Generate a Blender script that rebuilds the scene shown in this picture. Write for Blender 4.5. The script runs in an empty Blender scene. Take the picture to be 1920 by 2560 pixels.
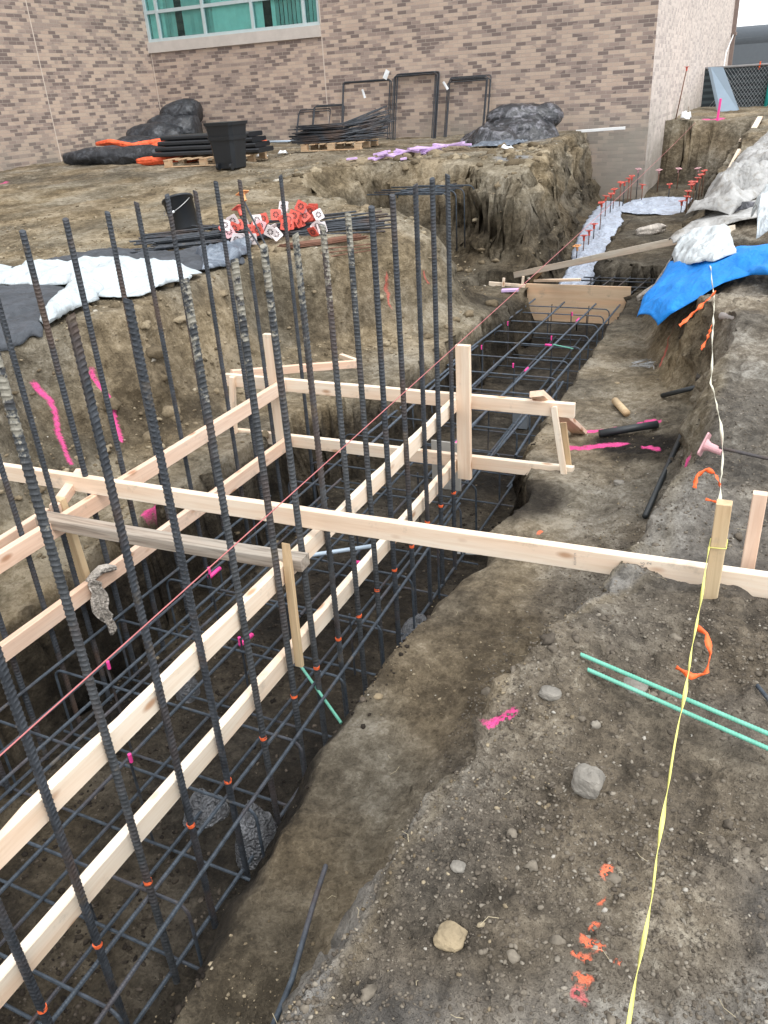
import bpy, math, random
import numpy as np
from mathutils import Vector, Matrix, Euler

random.seed(7)
C = bpy.context.scene.collection
R = math.radians

# ------------------------------------------------------------------ camera
# the viewer's eye is the origin; heights are metres below eye level
def cam_axes(pitch, roll, yaw):
    cy, sy = math.cos(yaw), math.sin(yaw)
    f = Vector((sy*math.cos(pitch), cy*math.cos(pitch), -math.sin(pitch)))
    r0 = Vector((cy, -sy, 0)); u0 = r0.cross(f)
    r = r0*math.cos(roll) + u0*math.sin(roll)
    return r, r.cross(f), f
cam = bpy.data.cameras.new('camera'); co = bpy.data.objects.new('camera', cam); C.objects.link(co)
r_, u_, f_ = cam_axes(R(27.5548), R(-3.7959), R(-26.2986))
co.matrix_world = Matrix(((r_.x, u_.x, -f_.x, 0), (r_.y, u_.y, -f_.y, 0), (r_.z, u_.z, -f_.z, 0), (0, 0, 0, 1)))
cam.sensor_fit = 'VERTICAL'; cam.sensor_height = 36.0; cam.lens = 36.0*2019.32/2560
cam.clip_start = 0.05; cam.clip_end = 2000
bpy.context.scene.camera = co

# ------------------------------------------------------------------ light: bright overcast
SUN_EL, SUN_AZ = R(58), R(118)          # azimuth measured clockwise from +Y
w = bpy.data.worlds.new("World"); bpy.context.scene.world = w; w.use_nodes = True
nt = w.node_tree; bgn = nt.nodes['Background']
sky = nt.nodes.new('ShaderNodeTexSky'); sky.sky_type = 'NISHITA'; sky.sun_disc = False
sky.sun_elevation = SUN_EL; sky.sun_rotation = SUN_AZ; sky.air_density = 1.0; sky.dust_density = 2.5; sky.ozone_density = 1.0
hs = nt.nodes.new('ShaderNodeHueSaturation'); hs.inputs['Saturation'].default_value = 0.36
mxw = nt.nodes.new('ShaderNodeMix'); mxw.data_type = 'RGBA'; mxw.inputs[0].default_value = 0.5; mxw.inputs[7].default_value = (11.9, 12.1, 12.3, 1)   # thin even cloud over the sky
nt.links.new(sky.outputs[0], hs.inputs['Color']); nt.links.new(hs.outputs[0], mxw.inputs[6]); nt.links.new(mxw.outputs[2], bgn.inputs['Color'])
bgn.inputs['Strength'].default_value = 0.145
sl = bpy.data.lights.new('sun', 'SUN'); sl.energy = 1.1; sl.angle = R(28); sl.color = (1, 0.97, 0.93)
so = bpy.data.objects.new('sun', sl); C.objects.link(so)
sd_ = Vector((math.sin(SUN_AZ)*math.cos(SUN_EL), math.cos(SUN_AZ)*math.cos(SUN_EL), math.sin(SUN_EL)))
so.rotation_euler = sd_.to_track_quat('Z', 'Y').to_euler()
vs = bpy.context.scene.view_settings
vs.view_transform = 'Standard'; vs.look = 'None'; vs.gamma = 1; vs.exposure = 0.74
bpy.context.scene.cycles.max_bounces = 8

# ------------------------------------------------------------------ noise
def _hash(ix, iy, iz, s):
    h = (ix.astype(np.int64)*374761393 + iy.astype(np.int64)*668265263 + iz.astype(np.int64)*2147483647 + s*1274126177) & 0xffffffff
    h = ((h ^ (h >> 13))*1274126177) & 0xffffffff
    h = ((h ^ (h >> 16))*2246822519) & 0xffffffff
    return ((h ^ (h >> 15)) & 0xffffff)/float(0xffffff)*2 - 1
def n3(x, y, z, s=0):
    x, y, z = np.broadcast_arrays(np.asarray(x, float), np.asarray(y, float), np.asarray(z, float))
    xi, yi, zi = np.floor(x), np.floor(y), np.floor(z)
    fx, fy, fz = x-xi, y-yi, z-zi
    fx = fx*fx*(3-2*fx); fy = fy*fy*(3-2*fy); fz = fz*fz*(3-2*fz)
    r = 0
    for dx in (0, 1):
        for dy in (0, 1):
            for dz in (0, 1):
                r = r + _hash(xi+dx, yi+dy, zi+dz, s)*(fx if dx else 1-fx)*(fy if dy else 1-fy)*(fz if dz else 1-fz)
    return r
def fbm(x, y, z=0., o=4, s=0, g=0.5):
    r = 0; a = 1; t = 0
    x = np.asarray(x, float); y = np.asarray(y, float)
    for i in range(o):
        r = r + a*n3(x*2**i+11.3*i, y*2**i-7.1*i, np.asarray(z)*2**i+3.7*i, s+i); t += a; a *= g
    return r/t
def S(t): t = np.clip(t, 0, 1); return t*t*(3-2*t)
def lerp(a, b, t): return a+(b-a)*t

# ------------------------------------------------------------------ ground shape
def sdp(x, y, P):
    """signed distance to polygon, positive inside"""
    d = np.full(x.shape, 1e9); ins = np.zeros(x.shape, bool); n = len(P)
    for i in range(n):
        ax, ay = P[i]; bx, by = P[(i+1) % n]
        ex, ey = bx-ax, by-ay; t = np.clip(((x-ax)*ex+(y-ay)*ey)/(ex*ex+ey*ey), 0, 1)
        d = np.minimum(d, np.hypot(x-ax-t*ex, y-ay-t*ey))
        c = ((ay > y) != (by > y)) & (x < (bx-ax)*(y-ay)/((by-ay) if by != ay else 1e-9)+ax)
        ins ^= c
    return np.where(ins, d, -d)
P_EXC = [(-3.95, -3), (-3.96, 2.85), (-4.12, 3.6), (-3.9, 4.7), (-4.0, 5.7), (-4.08, 6.35), (-3.7, 6.75), (-3.35, 7.5), (-3.02, 8.45),
         (-3.12, 9.05), (-4.2, 9.5), (-5.4, 10.1), (-6.1, 11.0), (-5.7, 12.0), (-4.3, 11.7), (-3.4, 11.05), (-2.98, 11.05), (-3.02, 12.4), (-3.2, 14.4), (-3.42, 16.6), (-3.5, 18.6),
         (-2.6, 20.2), (-1.2, 19.8), (-1.35, 16), (-1.15, 13), (-1.2, 11), (-1.2, 9), (-1.05, 8.0), (-0.82, 6.9), (-0.42, 5.7),
         (-0.36, 4.05), (-0.37, 3.35), (-0.42, 2.75), (-0.52, 2.35), (-0.64, 2.0), (-0.71, 1.7), (-0.76, 1.2), (-0.86, 0.7), (-0.9, 0.3), (-1.0, -3)]
P_TR = [(-3.12, -3), (-3.1, 3.2), (-3.12, 5.0), (-3.0, 5.5), (-2.74, 5.75), (-2.72, 7.4), (-2.66, 10.3), (-1.5, 10.3), (-1.47, 6.0), (-1.43, 5.1),
        (-1.36, 4.7), (-1.22, 4.35), (-1.18, 3.95), (-1.32, 3.6), (-1.46, 3.3), (-1.54, 2.9), (-1.64, 2.35), (-1.68, 1.95), (-1.60, 1.5), (-1.56, 0.9), (-1.52, -3)]
P_PIT = [(-3.55, 10.2), (-3.6, 10.72), (-2.9, 10.75), (-2.85, 11.3), (-2.3, 11.6), (-1.3, 11.3), (-1.25, 10.3)]
P_STRIP = [(-2.88, 10.8), (-2.93, 12.5), (-3.1, 14.3), (-3.25, 15.5), (-3.4, 18.2), (-1.5, 18.4), (-1.45, 16.0), (-1.8, 15.5), (-2.42, 15.3), (-2.32, 13), (-2.25, 11.0)]
def bench(y):
    return -2.15 - 0.028*np.clip(y-4, 0, 6) + 0.12*S((y-10.5)/3)
def ground(x, y, fine=True):
    x = np.asarray(x, float); y = np.asarray(y, float)
    e = 0.16*fbm(x*1.1, y*1.1, 0, 3, 5) + 0.05*fbm(x*5, y*5, 0, 2, 9)*lerp(1, 0.0, S((y-6)/2))
    zl = -1.33 + 0.36*S((y-6)/8) + 0.05*fbm(x*0.8, y*0.8, 0, 3, 21)
    zl = zl - 0.30*S((x+4.2)/1.2)*S((y-5.8)/1.5)*S((10.2-y)/0.8) - 0.12*S((x+5.6)/2.2)*S((y-8.6)/1)*S((13-y)/1.5)
    zr = -1.63 + 0.02*S((y-1.6)/1.2) + 0.08*S((y-2.75)/0.9) + 0.16*S((y-5)/4) + 0.33*S((y-11)/8) + 0.09*fbm(x*1.3, y*1.3, 0, 3, 31)*lerp(1, 0.5, S(1-np.abs(y-2.5)/0.6))
    zr = zr + 0.085*np.exp(-((x+0.40)/0.20)**2)*S((2.5-y)/0.5)*(0.7+0.6*fbm(x*2.5, y*2.5, 0, 2, 33)) + 0.16*S((x-0.6)/1.5) - 0.10*S((-0.1-x)/0.5)*S((1.9-y)/1.0)
    z = lerp(zl, zr, S((x+2.4)/1.0))
    # bench of the excavation
    d = sdp(x, y, P_EXC) + e*0.8
    left = S((-2.0-x)/0.5)
    wall = lerp(lerp(0.09, 0.22, S((y-3)/1)), 0.42, left)
    wall = np.where((y > 9.0), 0.34, wall); wall = np.where((x > -2) & (y > 6.5), 0.55, wall)
    zb = bench(y) + 0.03*fbm(x*2, y*2, 0, 3, 41)
    zb = zb + 0.0*x - 0.10*S((2.8-y)/0.8)*S((-0.75-x)/0.2)
    zb = zb + 0.22*np.clip(1-d/0.45, 0, 1)**2*(0.6+0.8*fbm(x*1.7, y*1.7, 0, 3, 45))*lerp(S((x+0.9)/0.3)*S((y-3.5)/0.5)*0.6, 1, S((-2.0-x)/0.5))*S((y-2)/1)*(1-S((x+3.8)/0.4)*S((y-10.9)/0.4))
    t = np.clip((d+wall)/wall, 0, 1)
    t = t + S((y-8.5)/1)*0.13*np.sin(4*np.pi*np.clip(t, 0, 1))*(0.6+0.7*fbm(x*0.9, y*0.9, 0, 2, 47))
    t = np.clip(t, 0, 1); z = lerp(z, zb, t*t*(3-2*t)*0.6+t*0.4)
    # sloughed soil at the foot of the banks
    # trench
    d = sdp(x, y, P_TR) + e*0.35
    right = S((x+2.3)/0.4)
    tw = lerp(0.07, lerp(lerp(0.36, 0.34, S((y-2)/1)), 0.09, S((y-3.35)/0.4)), right)
    t = np.clip((d+tw)/tw, 0, 1)
    floor = -2.93 + 0.02*fbm(x*3, y*3, 0, 3, 51)
    z = lerp(z, floor, t*t*(3-2*t)*0.5+t*0.5)
    d = sdp(x, y, P_PIT) + e*0.5; t = S((d+0.1)/0.1); z = lerp(z, np.minimum(floor, z), t)
    d = sdp(x, y, P_STRIP) + e*0.5; t = S((d+0.1)/0.1)
    z = lerp(z, np.minimum(z, -2.75+0.48*S((y-11.2)/4)), t)
    if fine:
        c = fbm(x*7, y*7, 0, 4, 61); c2 = np.abs(fbm(x*16, y*16, 0, 3, 71))
        am = lerp(0.018, 0.034, S((x+1.0)/0.5))
        am = am*lerp(1, 0.5, S((bench(y)-0.15-z)/0.3))
        rg = 1-np.abs(fbm(x*4.3+2, y*4.3, 0, 4, 65))*2.2; z = z + am*c + am*0.9*(c2-0.25) + 0.45*am*rg*fbm(x*1.4, y*1.4, 0, 2, 66)*2 + 0.006*fbm(x*32, y*32, 0, 2, 67) + 0.05*np.clip(fbm(x*2.6, y*2.6, 0, 3, 81)-0.15, 0, 1)*S((x+1.0)/0.5)
        # broken lumps on the yard edge
        z = z + 0.10*np.clip(fbm(x*2.2, y*2.2, 0, 3, 91)-0.2, 0, 1)*S((y-7)/2)*S((-2.8-x)/0.5)*S((16-y)/2)*(z > -1.9)
    return z

# ------------------------------------------------------------------ materials
def newmat(name):
    m = bpy.data.materials.new(name); m.use_nodes = True
    return m, m.node_tree.nodes, m.node_tree.links, m.node_tree.nodes['Principled BSDF']
def N(ns, t, **kw):
    n = ns.new(t)
    for k, v in kw.items():
        if k in n.inputs: n.inputs[k].default_value = v
        else: setattr(n, k, v)
    return n
def ramp(ns, stops, interp='LINEAR'):
    n = ns.new('ShaderNodeValToRGB'); n.color_ramp.interpolation = interp
    e = n.color_ramp.elements
    while len(e) < len(stops): e.new(0.5)
    for i, (p, c) in enumerate(stops):
        e[i].position = p; e[i].color = (*c, 1) if len(c) == 3 else c
    return n
def mixc(ns, ls, fac, a, b, bt='MIX'):
    n = ns.new('ShaderNodeMix'); n.data_type = 'RGBA'; n.blend_type = bt
    for s, v in ((n.inputs[0], fac), (n.inputs[6], a), (n.inputs[7], b)):
        if hasattr(v, 'is_output') or isinstance(v, bpy.types.NodeSocket): ls.new(v, s)
        elif isinstance(v, (int, float)): s.default_value = v
        else: s.default_value = (*v, 1)
    return n.outputs[2]
def noise(ns, ls, vec, scale, detail=4, rough=0.55, dist=0.):
    n = N(ns, 'ShaderNodeTexNoise', Scale=scale, Detail=detail, Roughness=rough, Distortion=dist)
    ls.new(vec, n.inputs['Vector']); return n.outputs[0]
def objvec(ns, ls, scale=None):
    tc = ns.new('ShaderNodeTexCoord'); v = tc.outputs['Object']
    if scale:
        mp = N(ns, 'ShaderNodeMapping', Scale=scale); ls.new(v, mp.inputs['Vector']); v = mp.outputs[0]
    return v
def bump(ns, ls, bsdf, h, strength=0.5, dist=0.01, prev=None):
    b = N(ns, 'ShaderNodeBump', Strength=strength, Distance=dist); ls.new(h, b.inputs['Height'])
    if prev is not None: ls.new(prev, b.inputs['Normal'])
    ls.new(b.outputs[0], bsdf.inputs['Normal']); return b.outputs[0]
def plain(name, col, rough=0.8, metal=0., var=0.15, scale=8, bmp=0.0, bdist=0.004):
    m, ns, ls, b = newmat(name); v = objvec(ns, ls)
    n = noise(ns, ls, v, scale, 5, 0.6)
    r = ramp(ns, [(0.3, tuple(c*(1-var) for c in col)), (0.7, tuple(min(1, c*(1+var)) for c in col))]); ls.new(n, r.inputs[0])
    ls.new(r.outputs[0], b.inputs['Base Color']); b.inputs['Roughness'].default_value = rough; b.inputs['Metallic'].default_value = metal
    if bmp: bump(ns, ls, b, noise(ns, ls, v, scale*3, 5, 0.6), bmp, bdist)
    return m

def ramp_out(ns, ls, src, a, b_, lo, hi):
    r = ramp(ns, [(a, (lo, lo, lo)), (b_, (hi, hi, hi))]); ls.new(src, r.inputs[0]); return r.outputs[0]

def soil_mat():
    m, ns, ls, b = newmat('soil')
    v = objvec(ns, ls)
    at = N(ns, 'ShaderNodeAttribute', attribute_name='soil'); sp = ns.new('ShaderNodeSeparateColor'); ls.new(at.outputs['Color'], sp.inputs[0])
    n1 = noise(ns, ls, v, 1.6, 5, 0.62); n2 = noise(ns, ls, v, 14, 5, 0.7); n3_ = noise(ns, ls, v, 70, 4, 0.75)
    grey = ramp(ns, [(0.22, (0.050, 0.043, 0.034)), (0.5, (0.125, 0.107, 0.084)), (0.64, (0.18, 0.158, 0.126)), (0.8, (0.30, 0.275, 0.23))])
    tan = ramp(ns, [(0.25, (0.095, 0.074, 0.045)), (0.5, (0.20, 0.162, 0.104)), (0.75, (0.335, 0.283, 0.20))])
    dark = ramp(ns, [(0.25, (0.006, 0.005, 0.004)), (0.55, (0.018, 0.0145, 0.011)), (0.8, (0.045, 0.036, 0.026))])  # near-black tone for the painted trench shade and for dark soil
    ad = ns.new('ShaderNodeMath'); ad.operation = 'MULTIPLY_ADD'; ls.new(n1, ad.inputs[0]); ad.inputs[1].default_value = 0.45
    m2 = ns.new('ShaderNodeMath'); m2.operation = 'MULTIPLY_ADD'; ls.new(n2, m2.inputs[0]); m2.inputs[1].default_value = 0.35
    m3 = ns.new('ShaderNodeMath'); m3.operation = 'MULTIPLY'; ls.new(n3_, m3.inputs[0]); m3.inputs[1].default_value = 0.2
    ls.new(m3.outputs[0], m2.inputs[2]); ls.new(m2.outputs[0], ad.inputs[2])
    st = N(ns, 'ShaderNodeMapRange'); st.inputs[1].default_value = 0.34; st.inputs[2].default_value = 0.66; ls.new(ad.outputs[0], st.inputs[0])
    for r in (grey, tan, dark): ls.new(st.outputs[0], r.inputs[0])
    # warm and cool patches of different earth
    pn = noise(ns, ls, v, 0.9, 3, 0.5)
    pr = ramp(ns, [(0.4, (1.06, 1.0, 0.9)), (0.6, (0.93, 0.98, 1.05))]); ls.new(pn, pr.inputs[0])
    c = mixc(ns, ls, sp.outputs[0], grey.outputs[0], tan.outputs[0])
    c = mixc(ns, ls, 0.8, c, pr.outputs[0], 'MULTIPLY')
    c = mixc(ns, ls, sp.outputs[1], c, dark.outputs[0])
    clay = ramp(ns, [(0.3, (0.13, 0.13, 0.13)), (0.7, (0.29, 0.295, 0.30))]); ls.new(n2, clay.inputs[0])
    c = mixc(ns, ls, sp.outputs[2], c, clay.outputs[0])
    # little stones and straw-pale flecks
    vo = N(ns, 'ShaderNodeTexVoronoi', Scale=55.0); ls.new(v, vo.inputs['Vector'])
    fl = ramp(ns, [(0.0, (1, 1, 1)), (0.16, (0, 0, 0))]); ls.new(vo.outputs['Distance'], fl.inputs[0])
    ff = noise(ns, ls, v, 9, 3, 0.6); fr = ramp(ns, [(0.52, (0, 0, 0)), (0.62, (1, 1, 1))]); ls.new(ff, fr.inputs[0])
    fm = ns.new('ShaderNodeMath'); fm.operation = 'MULTIPLY'; ls.new(fl.outputs[0], fm.inputs[0]); ls.new(fr.outputs[0], fm.inputs[1])
    fm2 = ns.new('ShaderNodeMath'); fm2.operation = 'MULTIPLY'; ls.new(fm.outputs[0], fm2.inputs[0]); fm2.inputs[1].default_value = 0.55
    stc = mixc(ns, ls, 0.55, c, (0.30, 0.27, 0.22)); c = mixc(ns, ls, fm2.outputs[0], c, stc)
    # sprayed marking paint
    pa = N(ns, 'ShaderNodeAttribute', attribute_name='paint')
    pth = noise(ns, ls, v, 75, 5, 0.8)
    pm = ns.new('ShaderNodeMath'); pm.operation = 'ADD'; ls.new(pa.outputs['Alpha'], pm.inputs[0]); ls.new(pth, pm.inputs[1])
    pr2 = ramp(ns, [(0.80/2, (0, 0, 0)), (1.22/2, (1, 1, 1))]); hf = ns.new('ShaderNodeMath'); hf.operation = 'MULTIPLY'; hf.inputs[1].default_value = 0.5
    ls.new(pm.outputs[0], hf.inputs[0]); ls.new(hf.outputs[0], pr2.inputs[0])
    gate = ns.new('ShaderNodeMath'); gate.operation = 'GREATER_THAN'; ls.new(pa.outputs['Alpha'], gate.inputs[0]); gate.inputs[1].default_value = 0.02
    pg = ns.new('ShaderNodeMath'); pg.operation = 'MULTIPLY'; ls.new(gate.outputs[0], pg.inputs[0]); ls.new(pr2.outputs[0], pg.inputs[1])
    c = mixc(ns, ls, pg.outputs[0], c, pa.outputs['Color'])
    ls.new(c, b.inputs['Base Color']); b.inputs['Roughness'].default_value = 0.93
    b.inputs['Specular IOR Level'].default_value = 0.25
    v3 = N(ns, 'ShaderNodeMapping', Scale=(2.2, 2.2, 11)); ls.new(v, v3.inputs['Vector']); stn = noise(ns, ls, v3.outputs[0], 1.5, 6, 0.72, 0.7)
    vc = N(ns, 'ShaderNodeTexVoronoi', Scale=7.0); vc.feature = 'F1'
    wob = ns.new('ShaderNodeVectorMath'); wob.operation = 'MULTIPLY_ADD'; nn = N(ns, 'ShaderNodeTexNoise', Scale=6.0, Detail=4.0); ls.new(v, nn.inputs['Vector']); ls.new(nn.outputs[1], wob.inputs[0]); wob.inputs[1].default_value = (0.25, 0.25, 0.25); ls.new(v, wob.inputs[2]); ls.new(wob.outputs[0], vc.inputs['Vector'])
    nb = bump(ns, ls, b, stn, 0.55, 0.05)
    nb = bump(ns, ls, b, vc.outputs['Distance'], 0.45, 0.04, nb)
    nb = bump(ns, ls, b, n2, 0.9, 0.03, nb)
    nb = bump(ns, ls, b, n3_, 0.9, 0.010, nb)
    vo2 = N(ns, 'ShaderNodeTexVoronoi', Scale=28.0); ls.new(v, vo2.inputs['Vector'])
    nb = bump(ns, ls, b, vo2.outputs['Distance'], 0.5, 0.01, nb)
    return m
SOIL = soil_mat()

def brick_mat(name, axis, pal, mortar, dirt=True, soft=0.0):
    m, ns, ls, b = newmat(name)
    tc = ns.new('ShaderNodeTexCoord'); sx = ns.new('ShaderNodeSeparateXYZ'); ls.new(tc.outputs['Object'], sx.inputs[0])
    cb = ns.new('ShaderNodeCombineXYZ'); ls.new(sx.outputs[axis], cb.inputs[0]); ls.new(sx.outputs[2], cb.inputs[1])
    br = N(ns, 'ShaderNodeTexBrick', offset=0.5, offset_frequency=2, squash=1.0)
    for k, v in (('Color1', (0, 0, 0, 1)), ('Color2', (1, 1, 1, 1)), ('Mortar', (0.5, 0.5, 0.5, 1)), ('Scale', 1.0), ('Mortar Size', 0.0042), ('Mortar Smooth', 0.15), ('Bias', 0.0), ('Brick Width', 0.2032), ('Row Height', 0.0677)):
        br.inputs[k].default_value = v
    ls.new(cb.outputs[0], br.inputs['Vector'])
    # neighbouring bricks tend to share a shade: add a coarse noise to the per-brick value
    mp = N(ns, 'ShaderNodeMapping', Scale=(1.9, 5.5, 1)); ls.new(cb.outputs[0], mp.inputs['Vector'])
    cl = noise(ns, ls, mp.outputs[0], 0.8, 2, 0.5)
    a1 = ns.new('ShaderNodeMath'); a1.operation = 'MULTIPLY_ADD'; ls.new(cl, a1.inputs[0]); a1.inputs[1].default_value = 0.65
    sc = ns.new('ShaderNodeMath'); sc.operation = 'MULTIPLY'; ls.new(br.outputs['Color'], sc.inputs[0]); sc.inputs[1].default_value = 0.75
    ls.new(sc.outputs[0], a1.inputs[2])
    rp = ramp(ns, [(0.0, pal[0]), (0.50, pal[1]), (0.66, pal[2]), (0.77, pal[3]), (0.90, pal[4])], 'CONSTANT'); ls.new(a1.outputs[0], rp.inputs[0])
    fn = noise(ns, ls, tc.outputs['Object'], 40, 4, 0.7); fr = ramp(ns, [(0.2, (0.86, 0.86, 0.86)), (0.8, (1.12, 1.12, 1.12))]); ls.new(fn, fr.inputs[0])
    c = mixc(ns, ls, 1.0, rp.outputs[0], fr.outputs[0], 'MULTIPLY')
    c = mixc(ns, ls, br.outputs['Fac'], c, mortar)
    if dirt:   # splashed, dusty foot of the wall
        mr = N(ns, 'ShaderNodeMapRange'); mr.inputs[1].default_value = -0.35; mr.inputs[2].default_value = -1.05; ls.new(sx.outputs[2], mr.inputs[0])
        dn = noise(ns, ls, tc.outputs['Object'], 1.3, 4, 0.6); dr = ramp(ns, [(0.35, (0, 0, 0)), (0.65, (1, 1, 1))]); ls.new(dn, dr.inputs[0])
        mm = ns.new('ShaderNodeMath'); mm.operation = 'MULTIPLY'; ls.new(mr.outputs[0], mm.inputs[0]); ls.new(dr.outputs[0], mm.inputs[1])
        m5 = ns.new('ShaderNodeMath'); m5.operation = 'MULTIPLY'; ls.new(mm.outputs[0], m5.inputs[0]); m5.inputs[1].default_value = 0.85
        c = mixc(ns, ls, m5.outputs[0], c, (0.27, 0.25, 0.21))
        # pale efflorescence near the corner
        mz = N(ns, 'ShaderNodeMapRange'); mz.inputs[1].default_value = -0.95; mz.inputs[2].default_value = -1.9; ls.new(sx.outputs[2], mz.inputs[0])
        mq = ns.new('ShaderNodeMath'); mq.operation = 'MULTIPLY'; ls.new(mz.outputs[0], mq.inputs[0]); ls.new(ramp_out(ns, ls, dn, 0.3, 0.6, 0.45, 0.9), mq.inputs[1]); c = mixc(ns, ls, mq.outputs[0], c, (0.25, 0.225, 0.19))
    big = noise(ns, ls, tc.outputs['Object'], 0.45, 3, 0.5); bb = ramp(ns, [(0.3, (0.93, 0.93, 0.93)), (0.7, (1.06, 1.05, 1.04))]); ls.new(big, bb.inputs[0])
    c = mixc(ns, ls, 1.0, c, bb.outputs[0], 'MULTIPLY')
    ls.new(c, b.inputs['Base Color']); b.inputs['Roughness'].default_value = 0.85
    inv = ns.new('ShaderNodeMath'); inv.operation = 'SUBTRACT'; inv.inputs[0].default_value = 1; ls.new(br.outputs['Fac'], inv.inputs[1])
    nb = bump(ns, ls, b, inv.outputs[0], 0.6, 0.008); bump(ns, ls, b, fn, 0.3, 0.003, nb)
    return m
PAL = [(0.47, 0.368, 0.295), (0.43, 0.332, 0.268), (0.335, 0.265, 0.225), (0.285, 0.222, 0.192), (0.18, 0.14, 0.125)]
BR_X = brick_mat('tan_brick', 0, PAL, (0.40, 0.345, 0.295))
BR_Y = brick_mat('tan_brick_wing', 1, PAL, (0.40, 0.345, 0.295))
PAL2 = [(0.60, 0.53, 0.48), (0.57, 0.50, 0.455), (0.52, 0.455, 0.415), (0.48, 0.42, 0.385), (0.41, 0.355, 0.33)]  # the tan brick made lighter to paint in daylight on this side
BR_W = brick_mat('daylit_brick_side', 1, PAL2, (0.58, 0.52, 0.47))

def wood_mat(name, a, bcol, knots=True, rough=0.72, edge=None):
    """timber: X of the object runs along the grain"""
    m, ns, ls, b = newmat(name)
    oi = ns.new('ShaderNodeObjectInfo'); tc = ns.new('ShaderNodeTexCoord')
    ad = ns.new('ShaderNodeVectorMath'); ad.operation = 'MULTIPLY_ADD'
    rv = ns.new('ShaderNodeCombineXYZ')
    for i in range(3): ls.new(oi.outputs['Random'], rv.inputs[i])
    ls.new(rv.outputs[0], ad.inputs[0]); ad.inputs[1].default_value = (37, 91, 53); ls.new(tc.outputs['Object'], ad.inputs[2])
    mp = N(ns, 'ShaderNodeMapping', Scale=(0.9, 16, 16)); ls.new(ad.outputs[0], mp.inputs['Vector'])
    g = noise(ns, ls, mp.outputs[0], 3.2, 6, 0.62, 0.6)
    mp2 = N(ns, 'ShaderNodeMapping', Scale=(0.35, 3, 3)); ls.new(ad.outputs[0], mp2.inputs['Vector'])
    l = noise(ns, ls, mp2.outputs[0], 3, 3, 0.5)
    r = ramp(ns, [(0.3, bcol), (0.55, a), (0.8, tuple(min(1, x*1.08) for x in a))]); ls.new(g, r.inputs[0])
    r2 = ramp(ns, [(0.35, (1.0, 0.86, 0.76)), (0.62, (1.02, 1.0, 0.97))]); ls.new(l, r2.inputs[0])
    c = mixc(ns, ls, 1.0, r.outputs[0], r2.outputs[0], 'MULTIPLY')
    if knots:
        vo = N(ns, 'ShaderNodeTexVoronoi', Scale=1.0); mp3 = N(ns, 'ShaderNodeMapping', Scale=(4.2, 10, 10)); ls.new(ad.outputs[0], mp3.inputs['Vector']); ls.new(mp3.outputs[0], vo.inputs['Vector'])
        kr = ramp(ns, [(0.0, (1, 1, 1)), (0.09, (0.85, 0.85, 0.85)), (0.19, (0, 0, 0))]); ls.new(vo.outputs['Distance'], kr.inputs[0])
        c = mixc(ns, ls, kr.outputs[0], c, tuple(x*y for x, y in zip(bcol, (0.62, 0.42, 0.3))))
    sm = noise(ns, ls, ad.outputs[0], 5, 6, 0.72); sr = ramp(ns, [(0.58, (0, 0, 0)), (0.72, (0.55, 0.55, 0.55))]); ls.new(sm, sr.inputs[0])
    c = mixc(ns, ls, sr.outputs[0], c, (0.28, 0.235, 0.18))
    ls.new(c, b.inputs['Base Color']); b.inputs['Roughness'].default_value = rough
    bump(ns, ls, b, g, 0.25, 0.002)
    return m
W_NEW = wood_mat('new_spruce', (0.80, 0.72, 0.61), (0.73, 0.62, 0.49))
W_PINK = wood_mat('pinkish_spruce', (0.72, 0.575, 0.47), (0.63, 0.47, 0.37))
W_STK = wood_mat('yellowed_stake', (0.56, 0.45, 0.29), (0.44, 0.33, 0.20), knots=False)
W_OLD = wood_mat('weathered_board', (0.34, 0.31, 0.27), (0.16, 0.135, 0.11), knots=False, rough=0.9)
W_OLDL = wood_mat('pale_weathered_plank', (0.62, 0.57, 0.49), (0.48, 0.43, 0.35), knots=False, rough=0.9)
W_PLY = wood_mat('plywood', (0.66, 0.50, 0.345), (0.58, 0.43, 0.29), knots=False)

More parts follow.
